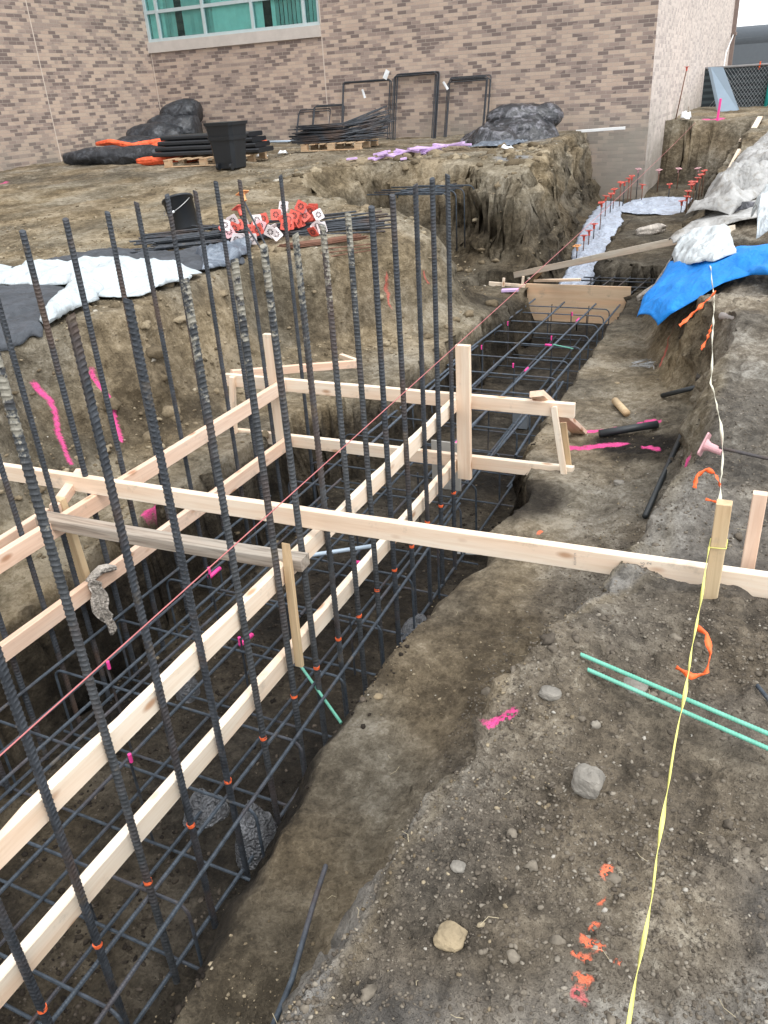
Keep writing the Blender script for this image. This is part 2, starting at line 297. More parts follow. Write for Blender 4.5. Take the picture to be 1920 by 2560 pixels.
def rebar_mat(name, a, bcol, rust=(0.12, 0.06, 0.035), fac=0.5, crust=False, mud=True):
    m, ns, ls, b = newmat(name); oi = ns.new('ShaderNodeObjectInfo'); tc = ns.new('ShaderNodeTexCoord')
    rv = ns.new('ShaderNodeVectorMath'); rv.operation = 'ADD'; sc = ns.new('ShaderNodeMath'); sc.operation = 'MULTIPLY'; sc.inputs[1].default_value = 50; ls.new(oi.outputs['Random'], sc.inputs[0])
    ls.new(tc.outputs['Object'], rv.inputs[0]); ls.new(sc.outputs[0], rv.inputs[1]); v = rv.outputs[0]
    n = noise(ns, ls, v, 2.2, 5, 0.6); n2 = noise(ns, ls, v, 26, 4, 0.7)
    r = ramp(ns, [(0.35, a), (0.7, bcol)]); ls.new(n2, r.inputs[0])
    rr = ramp(ns, [(0.52, (0, 0, 0)), (0.68, (fac, fac, fac))]); ls.new(n, rr.inputs[0])
    c = mixc(ns, ls, rr.outputs[0], r.outputs[0], rust)
    if crust:   # grey mortar splashed over the upper part
        sx = ns.new('ShaderNodeSeparateXYZ'); ls.new(tc.outputs['Object'], sx.inputs[0])
        mr = N(ns, 'ShaderNodeMapRange'); mr.inputs[1].default_value = 1.55; mr.inputs[2].default_value = 2.35; ls.new(sx.outputs[2], mr.inputs[0])
        a1 = ns.new('ShaderNodeMath'); a1.operation = 'MULTIPLY_ADD'; ls.new(mr.outputs[0], a1.inputs[0]); a1.inputs[1].default_value = 0.42; ls.new(n2, a1.inputs[2])
        cr = ramp(ns, [(0.86, (0, 0, 0)), (0.93, (0.75, 0.75, 0.75))]); ls.new(a1.outputs[0], cr.inputs[0])
        c = mixc(ns, ls, cr.outputs[0], c, (0.34, 0.32, 0.26))
    mn = noise(ns, ls, v, 5.5, 5, 0.7); mdr = ramp(ns, [(0.60, (0, 0, 0)), (0.72, (0.8, 0.8, 0.8))]); ls.new(mn, mdr.inputs[0])
    if mud: c = mixc(ns, ls, mdr.outputs[0], c, (0.15, 0.122, 0.088))
    ls.new(c, b.inputs['Base Color']); b.inputs['Roughness'].default_value = 0.62; b.inputs['Metallic'].default_value = 0.25
    bump(ns, ls, b, n2, 0.3, 0.001)
    return m
RB = rebar_mat('dark_steel_rebar', (0.028, 0.033, 0.040), (0.062, 0.071, 0.084), rust=(0.10, 0.062, 0.042), fac=0.75)
RB_C = rebar_mat('mortar_splashed_rebar', (0.04, 0.045, 0.05), (0.085, 0.092, 0.10), fac=0.4, crust=True)
RB_B = rebar_mat('bluish_mill_rebar', (0.032, 0.042, 0.055), (0.075, 0.096, 0.120), fac=0.35)
RB_R = rebar_mat('rusty_rebar', (0.15, 0.07, 0.045), (0.22, 0.11, 0.07), fac=0.4)
RB_G = rebar_mat('green_coated_rebar', (0.13, 0.42, 0.31), (0.19, 0.52, 0.40), rust=(0.3, 0.5, 0.4), fac=0.3, mud=False)
PINK = plain('fluorescent_pink_paint', (0.85, 0.06, 0.32), 0.6, var=0.1)
ORANGE = plain('fluorescent_orange_paint', (0.92, 0.16, 0.05), 0.6, var=0.1)
WIRE = plain('tie_wire', (0.035, 0.03, 0.028), 0.5, 0.6)

# ------------------------------------------------------------------ mesh helpers
def link(o, parent=None):
    C.objects.link(o)
    if parent is not None: o.parent = parent
    return o
def mesh(name, V_, F_, mat, parent=None, smooth=False, org=None, M=None):
    """V_ in world coordinates; org moves the origin there; M = full matrix, V_ then local"""
    me = bpy.data.meshes.new(name)
    V_ = np.asarray(V_, float)
    if org is not None: V_ = V_ - np.asarray(org, float)
    me.from_pydata(V_.tolist(), [], [tuple(int(i) for i in f) for f in F_]); me.materials.append(mat)
    if smooth: me.polygons.foreach_set('use_smooth', [True]*len(me.polygons))
    me.update(); o = bpy.data.objects.new(name, me); link(o, parent)
    M_ = M if M is not None else (Matrix.Translation(Vector(org)) if org is not None else Matrix.Identity(4))
    if parent is not None: M_ = Matrix.Translation(-parent.location) @ M_
    o.matrix_local = M_
    return o
def tag(o, label=None, cat=None, group=None, kind=None):
    for k, v in (('label', label), ('category', cat), ('group', group), ('kind', kind)):
        if v: o[k] = v
    return o
def thing(name, loc, label, cat, group=None):
    o = bpy.data.objects.new(name, None); o.empty_display_size = 0.1; C.objects.link(o); o.location = loc
    return tag(o, label, cat, group)
class MB:
    def __init__(s): s.v = []; s.f = []; s.n = 0
    def add(s, v, f):
        v = np.asarray(v, float); s.v.append(v); s.f += [tuple(i+s.n for i in q) for q in f]; s.n += len(v); return s
    def box(s, a, b):
        x0, y0, z0 = a; x1, y1, z1 = b
        return s.add([(x0,y0,z0),(x1,y0,z0),(x1,y1,z0),(x0,y1,z0),(x0,y0,z1),(x1,y0,z1),(x1,y1,z1),(x0,y1,z1)],
                     [(0,3,2,1),(4,5,6,7),(0,1,5,4),(1,2,6,5),(2,3,7,6),(3,0,4,7)])
    def build(s, name, mat, parent=None, smooth=False, org=None, M=None):
        return mesh(name, np.concatenate(s.v), s.f, mat, parent, smooth, org, M)
def frames(P):
    P = np.asarray(P, float); T = np.gradient(P, axis=0); T /= np.linalg.norm(T, axis=1)[:, None]+1e-12
    u = np.cross(T[0], (0, 0, 1.)); 
    if np.linalg.norm(u) < 1e-3: u = np.array((1., 0, 0))
    u /= np.linalg.norm(u); U = []
    for t in T:
        u = u - t*(u@t); u /= np.linalg.norm(u); U.append(u.copy())
    U = np.array(U); return T, U, np.cross(T, U)
def resample(P, step):
    P = np.asarray(P, float); L = np.r_[0, np.cumsum(np.linalg.norm(np.diff(P, axis=0), axis=1))]
    n = max(2, int(round(L[-1]/step))+1); s = np.linspace(0, L[-1], n)
    return np.stack([np.interp(s, L, P[:, i]) for i in range(3)], 1)
def tube(P, r, n=8, cap=True):
    P = np.asarray(P, float); T, U, W = frames(P); a = np.arange(n)*2*math.pi/n
    rr = np.broadcast_to(np.asarray(r, float), (len(P),))
    V_ = (P[:, None, :] + rr[:, None, None]*(np.cos(a)[None, :, None]*U[:, None, :] + np.sin(a)[None, :, None]*W[:, None, :])).reshape(-1, 3)
    F_ = [(i*n+j, i*n+(j+1) % n, (i+1)*n+(j+1) % n, (i+1)*n+j) for i in range(len(P)-1) for j in range(n)]
    if cap: F_ += [tuple(range(n-1, -1, -1)), tuple((len(P)-1)*n+j for j in range(n))]
    return V_, F_
def ribbed(P, r, n=8, pitch=None, h=0.09):
    """deformed bar: inclined transverse ribs and two long ribs"""
    pitch = pitch or r*1.35
    Q = resample(P, pitch/3); rr = np.where(np.arange(len(Q)) % 3 == 0, r*(1+h), r*(1-h*0.55))
    T, U, W = frames(Q); a = np.arange(n)*2*math.pi/n
    k = np.abs(np.cos(a)) > 0.9
    rad = np.repeat(rr[:, None], n, 1); rad[:, k] = r*(1+h*0.9)
    off = (np.sin(a)*pitch*0.35)[None, :, None]*T[:, None, :]
    V_ = (Q[:, None, :] + off + rad[:, :, None]*(np.cos(a)[None, :, None]*U[:, None, :] + np.sin(a)[None, :, None]*W[:, None, :])).reshape(-1, 3)
    F_ = [(i*n+j, i*n+(j+1) % n, (i+1)*n+(j+1) % n, (i+1)*n+j) for i in range(len(Q)-1) for j in range(n)]
    F_ += [tuple(range(n-1, -1, -1)), tuple((len(Q)-1)*n+j for j in range(n))]
    return V_, F_
def axisM(p0, p1, up=(0, 0, 1)):
    p0, p1, up = Vector(p0), Vector(p1), Vector(up); x = (p1-p0).normalized(); y = up.cross(x).normalized(); z = x.cross(y)
    return Matrix(((x.x, y.x, z.x, p0.x), (x.y, y.y, z.y, p0.y), (x.z, y.z, z.z, p0.z), (0, 0, 0, 1))), (p1-p0).length
def beam(name, p0, p1, w, h, mat, parent=None, up=(0, 0, 1), bow=0., ch=0.003, point=0, seed=0, wane=0.):
    """sawn board from p0 to p1 (centre line), width w (local y), height h (local z)"""
    M, L = axisM(p0, p1, up); n = max(3, int(L/0.09)+1); xs = np.linspace(0, L, n)
    prof = [(-w/2+ch, -h/2), (w/2-ch, -h/2), (w/2, -h/2+ch), (w/2, h/2-ch), (w/2-ch, h/2), (-w/2+ch, h/2), (-w/2, h/2-ch), (-w/2, -h/2+ch)]
    V_ = []; 
    for i, x in enumerate(xs):
        b_ = bow*math.sin(math.pi*x/L); k = 1.0
        if point and x > L-point: k = max(0.12, (L-x)/point)
        for j, (y, z) in enumerate(prof):
            if wane and j in (4, 5, 6): q = wane*max(0, float(n3(x*5.5, j*1.3, seed, 3))+0.25); z -= q; y += q*0.6*(-1 if y > 0 else 1)
            V_.append((x, y*k + 0.0012*float(n3(x*3, 5, seed, 1)), z + b_ + 0.0012*float(n3(x*3, 0, seed, 2))))
    F_ = [(i*8+j, i*8+(j+1) % 8, (i+1)*8+(j+1) % 8, (i+1)*8+j) for i in range(n-1) for j in range(8)]
    F_ = [f[::-1] for f in F_]
    F_ += [tuple(range(8)), tuple((n-1)*8+j for j in range(7, -1, -1))]
    return mesh(name, V_, F_, mat, parent, False, None, M)
def cable(name, P, r, mat, parent=None, n=6, smooth=True):
    v, f = tube(P, r, n); return mesh(name, v, f, mat, parent, smooth, org=tuple(P[0]))
def gz(x, y): return float(ground(np.array([x]), np.array([y]))[0])
def on(x, y, dz=0.): return (x, y, gz(x, y)+dz)

# ------------------------------------------------------------------ ground sheet
def axis_pts(segs):
    out = []
    for a, b, st in segs: out += list(np.arange(a, b, st))
    out.append(segs[-1][1]); return np.array(out)
gx = axis_pts([(-200, -40, 20), (-40, -17, 3), (-17, -7, 0.09), (-7, -4.7, 0.05), (-4.7, -2.5, 0.024), (-2.5, -1.0, 0.019), (-1.0, 0.45, 0.0095), (0.45, 0.9, 0.019), (0.9, 2.6, 0.05), (2.6, 8, 0.25), (8, 40, 3), (40, 200, 20)])
gy = axis_pts([(-60, -4, 4), (-4, 0.2, 0.3), (0.2, 0.8, 0.02), (0.8, 2.9, 0.0105), (2.9, 6.4, 0.019), (6.4, 10.6, 0.032), (10.6, 19, 0.06), (19, 30, 0.3), (30, 60, 3), (60, 400, 20)])
GX, GY = np.meshgrid(gx, gy); GZ = ground(GX, GY)
dzx = np.gradient(GZ, axis=1)/np.gradient(GX, axis=1); dzy = np.gradient(GZ, axis=0)/np.gradient(GY, axis=0)
stp = np.clip(np.hypot(dzx, dzy)-0.6, 0, 2.5)/2.5
far_ = 1+1.0*S((GY-8)/2)
PXn = GX + stp*far_*(0.10*fbm(GX*3, GY*3, GZ*5, 4, 101) + 0.05*fbm(GX*11, GY*11, GZ*14, 2, 111))
PYn = GY + stp*far_*(0.10*fbm(GX*3, GY*3, GZ*5, 4, 121) + 0.05*fbm(GX*11, GY*11, GZ*14, 2, 131))
nx, ny = len(gx), len(gy)
V_ = np.stack([PXn.ravel(), PYn.ravel(), GZ.ravel()], 1)
ii = (np.arange(ny-1)[:, None]*nx + np.arange(nx-1)[None, :]).ravel()
F_ = np.stack([ii, ii+1, ii+1+nx, ii+nx], 1)
me = bpy.data.meshes.new('ground'); me.vertices.add(len(V_)); me.vertices.foreach_set('co', V_.ravel())
me.loops.add(F_.size); me.loops.foreach_set('vertex_index', F_.ravel().astype(np.int32)); me.polygons.add(len(F_))
me.polygons.foreach_set('loop_start', np.arange(0, F_.size, 4, dtype=np.int32)); me.polygons.foreach_set('use_smooth', np.ones(len(F_), bool))
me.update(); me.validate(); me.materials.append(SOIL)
# earth tones: R = sandy tan, G = painted trench shade and dark soil, B = grey clay / spilled grout
x, y, z = GX, GY, GZ; e = 0.25*fbm(x*1.5, y*1.5, 0, 4, 201)
tanm = S((-2.2-x+e)/0.5)                                   # everything left of the trench
tanm = np.maximum(tanm, 0.62*S((z+2.6)/0.2)*S((-1.95+bench(y)*0-z)/0.15+0.4)*S((y-3.0+e)/2)*(z > -2.6))
tanm = np.maximum(tanm, 0.7*S((y-9+e)/2))
tanm = np.maximum(tanm, 0.6*S((-0.62-x+e)/0.2))
tanm = np.maximum(tanm, 1.0*S((0.12-np.abs(sdp(x, y, P_EXC)+0.11+e*0.5))/0.09)*S((x+1.3)/0.2)*(y < 9))
tanm = tanm*(0.80+0.5*fbm(x*0.9, y*0.9, z*2, 3, 211)); tanm = tanm*lerp(1, 0.62, S((y-9.5)/4)*S((-3.5-x)/1)*(z > -1.7))
shade_dark_soil = np.maximum(S((bench(y)-0.04-z)/0.14)*(y < 13), 0.12*S((0.9+e*2-np.abs(x+1.25))/0.5)*S((3.4+e-y)/0.6)*S((-1.95-z)/0.1))                  # dark soil below the bench, blackened further to paint in trench shade
shade_dark_soil = np.maximum(shade_dark_soil, 1.0*S((0.42+e*0.6-np.hypot((x+1.12)/0.8, (y-4.08)/0.8))/0.2))  # shade of the notch at the trench edge, painted into the colour
shade_dark_soil = np.maximum(shade_dark_soil, 0.9*S((0.32+e*0.8-np.hypot((x+0.62)/1.0, (y-5.0)/0.75))/0.15))
shade_dark_soil = np.maximum(shade_dark_soil, 0.42*S((-1.62-z+e*0.9)/0.4)*S((-3.3-x)/0.3)*S((8.5-y)/0.5)*(z > -2.1))
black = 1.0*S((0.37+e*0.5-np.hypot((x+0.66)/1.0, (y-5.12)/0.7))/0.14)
shade_dark_soil = shade_dark_soil*(0.88+0.25*fbm(x*2, y*2, z*3, 3, 221))
shade_dark_soil = np.maximum(shade_dark_soil, 0.6*S((-1.45-z+e*0.8)/0.45)*S((y-8.2)/0.8))
shade_dark_soil = np.maximum(shade_dark_soil, black)
clay = 0.75*S((fbm(x*1.3, y*1.3, 0, 4, 231)-0.12)/0.25)*S((x+0.75)/0.3)*S((5-y)/2)*0.30
rim = S((0.07-np.abs(sdp(x, y, P_EXC)+0.13+e*0.6))/0.05)*S((x+1.3)/0.2)*S((3.4-y)/0.4)
clay = np.maximum(clay, 0.55*rim*(0.8+0.6*fbm(x*6, y*6, 0, 3, 232)))
clay = np.maximum(clay, S((0.5+e-np.hypot((x+3.7)/0.8, (y-12.55)/0.35))/0.2))
clay = np.maximum(clay, S((0.6+e-np.hypot((x+4.6)/1.3, (y-15.6)/1.0))/0.4)*0.8)
col = np.stack([np.clip(tanm, 0, 1), np.clip(shade_dark_soil, 0, 1), np.clip(clay, 0, 1), np.ones_like(x)], -1).reshape(-1, 4)
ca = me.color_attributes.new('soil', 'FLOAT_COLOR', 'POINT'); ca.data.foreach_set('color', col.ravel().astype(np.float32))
PK, OR = (0.78, 0.09, 0.30), (0.9, 0.20, 0.10)
paint = np.zeros((ny, nx, 4)); 
def spray(pts, w, c, a=1.0):
    P = np.array(pts, float)
    lo, hi = P.min(0)-0.3, P.max(0)+0.3
    m = (GX > lo[0]) & (GX < hi[0]) & (GY > lo[1]) & (GY < hi[1]) & (GZ > lo[2]) & (GZ < hi[2])
    kz = np.array((1, 1, 0.3)); P = P*kz; X3 = np.stack([GX[m], GY[m], GZ[m]], 1)*kz; d = np.full(len(X3), 9.)
    for p, q in zip(P[:-1], P[1:]):
        t = np.clip(((X3-p)@(q-p))/max(1e-9, (q-p)@(q-p)), 0, 1); d = np.minimum(d, np.linalg.norm(X3-p-t[:, None]*(q-p), axis=1))
    al = a*S((w*1.25-d)/(w*0.8)); cur = paint[m]; k = al > cur[:, 3]; cur[k, :3] = c; cur[k, 3] = al[k]; paint[m] = cur
for P_, w_, c_ in (([(-4.395,3.741,-1.637),(-4.322,3.760,-1.736),(-4.217,3.661,-1.905),(-3.991,3.489,-2.040)], 0.02, PK),
  ([(-4.245,4.115,-1.629),(-4.140,4.102,-1.821),(-4.082,4.048,-1.935),(-3.942,3.933,-2.049)], 0.02, PK),
  ([(-1.089,5.266,-2.176),(-0.982,5.292,-2.181),(-0.830,5.403,-2.183)], 0.022, PK),
  ([(-1.050,4.959,-2.177),(-0.938,5.008,-2.183),(-0.719,5.123,-2.177)], 0.032, PK),
  ([(-0.680,5.549,-2.187),(-0.568,5.502,-2.144)], 0.03, PK),
  ([(-0.587,5.064,-2.156),(-0.500,5.014,-2.138)], 0.024, PK),
  ([(-0.244,4.076,-1.809),(-0.249,4.134,-1.800)], 0.02, PK),
  ([(-0.542,1.693,-1.624),(-0.527,1.711,-1.617),(-0.492,1.731,-1.596)], 0.017, PK),
  ([(-0.931,3.726,-2.148),(-0.922,3.761,-2.148)], 0.012, OR),
  ([(-3.169,3.220,-2.155),(-3.159,3.291,-2.164)], 0.03, PK),
  ([(-0.148,1.306,-1.615),(-0.142,1.330,-1.617)], 0.013, OR),
  ([(-0.148,1.257,-1.641),(-0.144,1.254,-1.644)], 0.007, OR),
  ([(-0.148,1.193,-1.654),(-0.143,1.206,-1.657)], 0.009, OR),
  ([(-0.156,1.156,-1.648),(-0.125,1.149,-1.644)], 0.013, OR),
  ([(-0.168,1.116,-1.647),(-0.142,1.117,-1.653)], 0.01, OR),
  ([(-0.149,1.069,-1.643),(-0.134,1.068,-1.642)], 0.015, OR),
  ([(-0.083,1.129,-1.644),(-0.080,1.127,-1.645)], 0.008, OR),
  ([(-0.153,1.036,-1.654),(-0.128,1.030,-1.659)], 0.01, (.6,.15,.15)),
  ([(-0.732,6.819,-2.163),(-0.726,7.109,-2.048),(-0.675,7.181,-1.905)], 0.014, (.5,.13,.1)),
  ([(-3.350,8.141,-1.754),(-3.309,8.123,-1.845)], 0.02, (.5,.13,.1)),
  ([(-3.575,7.691,-1.668),(-3.531,7.566,-1.873),(-3.495,7.553,-1.963)], 0.02, (.5,.13,.1)),
  ([(-1.886,21.303,-1.014),(-1.566,22.261,-1.057)], 0.08, PK),
  ([(-12.711,11.190,-1.082),(-12.737,11.375,-1.072)], 0.05, PK)):
    spray(P_, w_*1.25, c_, 0.72)

ca = me.color_attributes.new('paint', 'FLOAT_COLOR', 'POINT'); ca.data.foreach_set('color', paint.reshape(-1, 4).ravel().astype(np.float32))
g = bpy.data.objects.new('ground', me); C.objects.link(g); g['kind'] = 'structure'

# ------------------------------------------------------------------ the brick building
YW, XL, XR = 18.0, -14.35, -2.6
B = thing('brick_building', (-8, 18, -1), 'tan and brown brick building with a long teal window and a pale side wall', 'building')
WX0, WX1, WZ0, WZ1 = XL, -9.66, 1.10, 3.3
def quadwall(name, quads, mat): 
    m = MB()
    for q in quads: m.add(q, [(0, 1, 2, 3)])
    return m.build(name, mat, B)
X_ = lambda x0, x1, z0, z1, y=YW: [(x0, y, z0), (x1, y, z0), (x1, y, z1), (x0, y, z1)]
quadwall('wall', [X_(XL, XR, -3.2, WZ0), X_(WX1, XR, WZ0, 9), X_(WX0, WX1, WZ1, 9),
                  [(WX1, YW, WZ0), (WX1, YW+0.16, WZ0), (WX1, YW+0.16, WZ1), (WX1, YW, WZ1)]], BR_X)
quadwall('wing_wall', [[(XL, -6, -3.2), (XL, YW+0.3, -3.2), (XL, YW+0.3, 9), (XL, -6, 9)]], BR_Y)
quadwall('side_wall', [[(XR, YW, -3.2), (XR, 37.0, -3.2), (XR, 37.0, 9), (XR, YW, 9)], [(XR, 37, -3.2), (XR-12, 37, -3.2), (XR-12, 37, 9), (XR, 37, 9)]], BR_W)
ROOF = plain('roof_membrane', (0.3, 0.3, 0.3))
MB().add([(XR, YW, 9), (XR, 37, 9), (-26, 37, 9), (-26, YW, 9)], [(0, 1, 2, 3)]).add([(XL, -6, 9), (XL, YW, 9), (-26, YW, 9), (-26, -6, 9)], [(0, 1, 2, 3)]).build('roof', ROOF, B)
STONE = plain('limestone_sill', (0.50, 0.46, 0.42), 0.8, var=0.08, scale=5, bmp=0.2)
MB().box((WX0+0.002, YW-0.05, 1.10), (WX1+0.01, YW+0.20, 1.32)).build('window_sill', STONE, B)
CAULK = plain('sealant', (0.55, 0.47, 0.40), 0.7, var=0.1)
for nm, q in (('expansion_joint', (WX1+0.02, 1.10)), ('expansion_joint', (XL+0.035, 1.10))):
    MB().box((q[0]-0.012, YW-0.003, -1.3), (q[0]+0.012, YW+0.01, q[1])).build(nm, CAULK, B)
MB().box((XL-0.01, 14.40, -1.4), (XL+0.003, 14.425, 9)).build('expansion_joint', CAULK, B)
MB().box((WX1+0.008, YW-0.003, 1.322), (WX1+0.032, YW+0.01, 9)).build('expansion_joint', CAULK, B)
FR = plain('aluminium_frame', (0.50, 0.60, 0.62), 0.45, 0.3, var=0.05)
def glass_mat():
    m, ns, ls, b = newmat('teal_glass'); ns.remove(b); out = ns['Material Output']
    tr = N(ns, 'ShaderNodeBsdfTransparent'); tr.inputs[0].default_value = (0.77, 0.985, 0.965, 1)
    gl = N(ns, 'ShaderNodeBsdfGlossy'); gl.inputs['Roughness'].default_value = 0.03; gl.inputs[0].default_value = (0.85, 1, 1, 1)
    lw = N(ns, 'ShaderNodeFresnel'); lw.inputs[0].default_value = 1.45
    mx = ns.new('ShaderNodeMixShader'); ls.new(lw.outputs[0], mx.inputs[0]); ls.new(tr.outputs[0], mx.inputs[1]); ls.new(gl.outputs[0], mx.inputs[2]); ls.new(mx.outputs[0], out.inputs[0]); return m
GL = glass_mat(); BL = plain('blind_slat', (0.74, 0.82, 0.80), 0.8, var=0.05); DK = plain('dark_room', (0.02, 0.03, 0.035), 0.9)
zb, zt, ztr = 1.32, 3.3, 1.93
mull = [WX0+0.03, -13.99, -12.69, -11.38, -10.06,
        WX1-0.03]
wf = MB(); yf0, yf1 = YW+0.03, YW+0.12
wf.box((WX0+0.001, yf0, zb+0.001), (WX1-0.001, yf1, zb+0.07)); wf.box((WX0+0.001, yf0+.002, ztr-0.035), (WX1-0.001, yf1-.002, ztr+0.035))
for mx_ in mull: wf.box((mx_-0.035, yf0-0.004, zb+0.0005), (mx_+0.035, yf1+0.004, zt))
wfo = wf.build('window', FR, B)
def sub(parent_obj, mb, name, mat):   # sub-part of a part whose origin is at the building's origin frame
    o = mb.build(name, mat); o.parent = parent_obj; o.matrix_local = Matrix.Identity(4); return o
sub(wfo, MB().box((WX0+0.002, YW+0.07, zb+0.01), (WX1-0.002, YW+0.078, zt-.001)), 'pane', GL)
bl = MB(); rs = np.random.RandomState(3); xx = WX0+0.1
while xx < WX1-0.1:
    gap = (-13.55 < xx < -13.38) or (-11.15 < xx < -10.98)
    if not gap:
        ang = rs.uniform(0.15, 0.5) if math.sin(xx*2.1+1) > -0.2 else rs.uniform(0.9, 1.25)
        dx, dy = 0.047*math.cos(ang), 0.047*math.sin(ang)
        bl.add([(xx-dx, YW+0.17-dy, zb), (xx+dx, YW+0.17+dy, zb), (xx+dx, YW+0.17+dy, zt), (xx-dx, YW+0.17-dy, zt)], [(0, 1, 2, 3)])
    xx += 0.105
sub(wfo, bl, 'blind', BL)
sub(wfo, MB().add([(WX0, YW+0.9, zb-.3), (WX1, YW+0.9, zb-.3), (WX1, YW+0.9, zt), (WX0, YW+0.9, zt)], [(0, 1, 2, 3)]).add([(WX0, YW+0.2, zb-.01), (WX1, YW+0.2, zb-.01), (WX1, YW+0.9, zb-.01), (WX0, YW+0.9, zb-.01)], [(0, 1, 2, 3)]), 'room_back', DK)

# ------------------------------------------------------------------ upright bars tied to four timber rails
RTOP, RLOW = -1.72, -2.144          # tops of the upper and lower rails
XRF, XLF = -1.662, -2.935           # right faces of the two rail rows
T2, H2 = 0.038, 0.089
RAD = 0.0132
def rail(name, x, zt, y0, y1, label, mat, wane=0., seed=0):
    o = beam(name, (x-T2/2, y1, zt-H2/2), (x-T2/2, y0, zt-H2/2), T2, H2, mat, wane=wane, seed=seed)
    return tag(o, label, 'lumber board', 'long rails that hold the upright bars')
rails = {}
rails['RU'] = rail('timber_rail', XRF, RTOP, -0.6, 4.535, 'upper timber rail of the right-hand row, with a waney yellowish top edge', W_NEW, 0.012, 3)
rails['RL'] = rail('timber_rail', XRF-0.012, RLOW, -0.6, 4.54, 'lower timber rail of the right-hand row, just above the reinforcing cage', W_NEW, 0, 5)
rails['LU'] = rail('timber_rail', XLF, RTOP-0.008, 0.6, 4.54, 'upper timber rail of the left-hand row, nearest the tall earth bank', W_PINK, 0, 7)
rails['LL'] = rail('timber_rail', XLF-0.005, RLOW, 0.6, 4.54, 'lower timber rail of the left-hand row, with a dirty rag hanging on it', W_PINK, 0, 9)
def tie(railo, xface, zt, yb, barside):
    """thin wire wrapped twice round a rail and the bar beside it"""
    x0, x1 = xface-T2-0.004, xface+0.004
    if barside > 0: x1 += 2*RAD+0.002
    else: x0 -= 2*RAD+0.002
    P = []
    for k in range(2):
        d = 0.012*k - 0.02; j = 0.006*random.uniform(-1, 1)
        P += [(x0, yb+d, zt+0.004), (x1, yb+d+0.03+j, zt+0.003), (x1, yb+d+0.02, zt-H2-0.004), (x0, yb+d+0.012, zt-H2-0.004), (x0, yb+d+0.016, zt)]
    P += [(x1+0.006*barside, yb+0.05, zt-H2-0.03+random.uniform(-.02, .02))]
    v, f = tube(resample(P, 0.03), 0.0016, 5)
    w_ = mesh('tie_wire', v, f, WIRE, None, True); w_.parent = railo; w_.matrix_parent_inverse = Matrix.Identity(4)
    w_.matrix_local = railo.matrix_local.inverted(); return w_
RY = [0.60, 0.83, 1.0602, 1.3095, 1.5578, 1.796, 2.056, 2.31, 2.52, 2.745, 2.965, 3.19, 3.41, 3.66, 3.90, 4.117, 4.345]
RTOPZ = [-0.47, -0.47, -0.47, -0.47, -0.471, -0.485, -0.483, -0.475, -0.466, -0.461, -0.463, -0.452, -0.455, -0.437, -0.419, -0.415, -0.42]
LY = [1.52, 1.76, 2.0, 2.245, 2.47, 2.70, 2.95, 3.215, 3.46, 3.70, 3.94, 4.165, 4.40, 4.86]
LTOPZ = [-0.45]*5+[-0.455, -0.442, -0.45, -0.435, -0.43, -0.438, -0.414, -0.432, -0.455]
bv, bf = ribbed([(0, 0, 0), (0, 0, 2.455)], RAD, 10, h=0.10)
def bar_mesh(nm, mt):
    m_ = bpy.data.meshes.new(nm); m_.from_pydata(bv.tolist(), [], bf); m_.materials.append(mt); return m_
BM = {'d': bar_mesh('upright_rebar', RB), 'c': bar_mesh('upright_rebar_crusted', RB_C)}
pv, pf = tube([(0, 0, 0), (0, 0, 0.015)], RAD*1.12, 10); pm_ = bpy.data.meshes.new('paint_mark'); pm_.from_pydata(pv.tolist(), [], pf); pm_.materials.append(ORANGE)
ORD = ['first', 'second', 'third', 'fourth', 'fifth', 'sixth', 'seventh', 'eighth', 'ninth', 'tenth', 'eleventh', 'twelfth', 'thirteenth', 'fourteenth', 'fifteenth', 'sixteenth', 'seventeenth', 'eighteenth', 'nineteenth', 'twentieth', 'twenty-first', 'twenty-second', 'twenty-third', 'twenty-fourth', 'twenty-fifth']
def upright(x, y, zt, kind, label, group, lean, mark):
    o = bpy.data.objects.new('upright_rebar', BM[kind]); C.objects.link(o); o.location = (x, y, zt-2.455)
    o.rotation_euler = (lean[0], lean[1], random.uniform(0, 6.28)); tag(o, label, 'rebar', group)
    if mark:
        p_ = bpy.data.objects.new('paint_mark', pm_); C.objects.link(p_); p_.parent = o; p_.location = (0, 0, 0.565+random.uniform(-.012, .012)); p_.rotation_euler = (0.12, 0.1, 0)
    return o
for i, (y_, zt) in enumerate(zip(RY, RTOPZ)):
    far = len(RY)-1-i
    kd = 'c' if i in (3, 6, 7, 8, 9, 10, 11) else 'd'
    lx = random.uniform(-0.004, 0.004)
    if i >= 2:
        lab = ('upright rebar of the right-hand row, at its far end against the bare wooden post' if far == 0 else
               ('mortar-splashed' if kd == 'c' else 'dark ribbed') + ' upright rebar, right-hand row, %s counting from the far wooden post' % ORD[far])
    else: lab = 'dark ribbed upright rebar, right-hand row, %s counting from the far wooden post' % ORD[far]
    upright(XRF+RAD+0.004, y_, zt, kd, lab, 'upright rebars in the right-hand row', (random.uniform(-.003, .003), lx), True)
    tie(rails['RU'], XRF, RTOP, y_, 1); tie(rails['RL'], XRF-0.012, RLOW, y_, 1)
for i, (y_, zt) in enumerate(zip(LY, LTOPZ)):
    far = len(LY)-1-i
    upright(XLF-T2-RAD-0.008, y_, zt, 'd', 'dark upright rebar, left-hand row behind the rails, %s counting from its far end' % ORD[far],
            'upright rebars in the left-hand row', (random.uniform(-.004, .004), random.uniform(-.004, .004)), False)
    if y_ < 4.6:
        tie(rails['LU'], XLF, RTOP-0.008, y_, -1); tie(rails['LL'], XLF-0.005, RLOW, y_, -1)

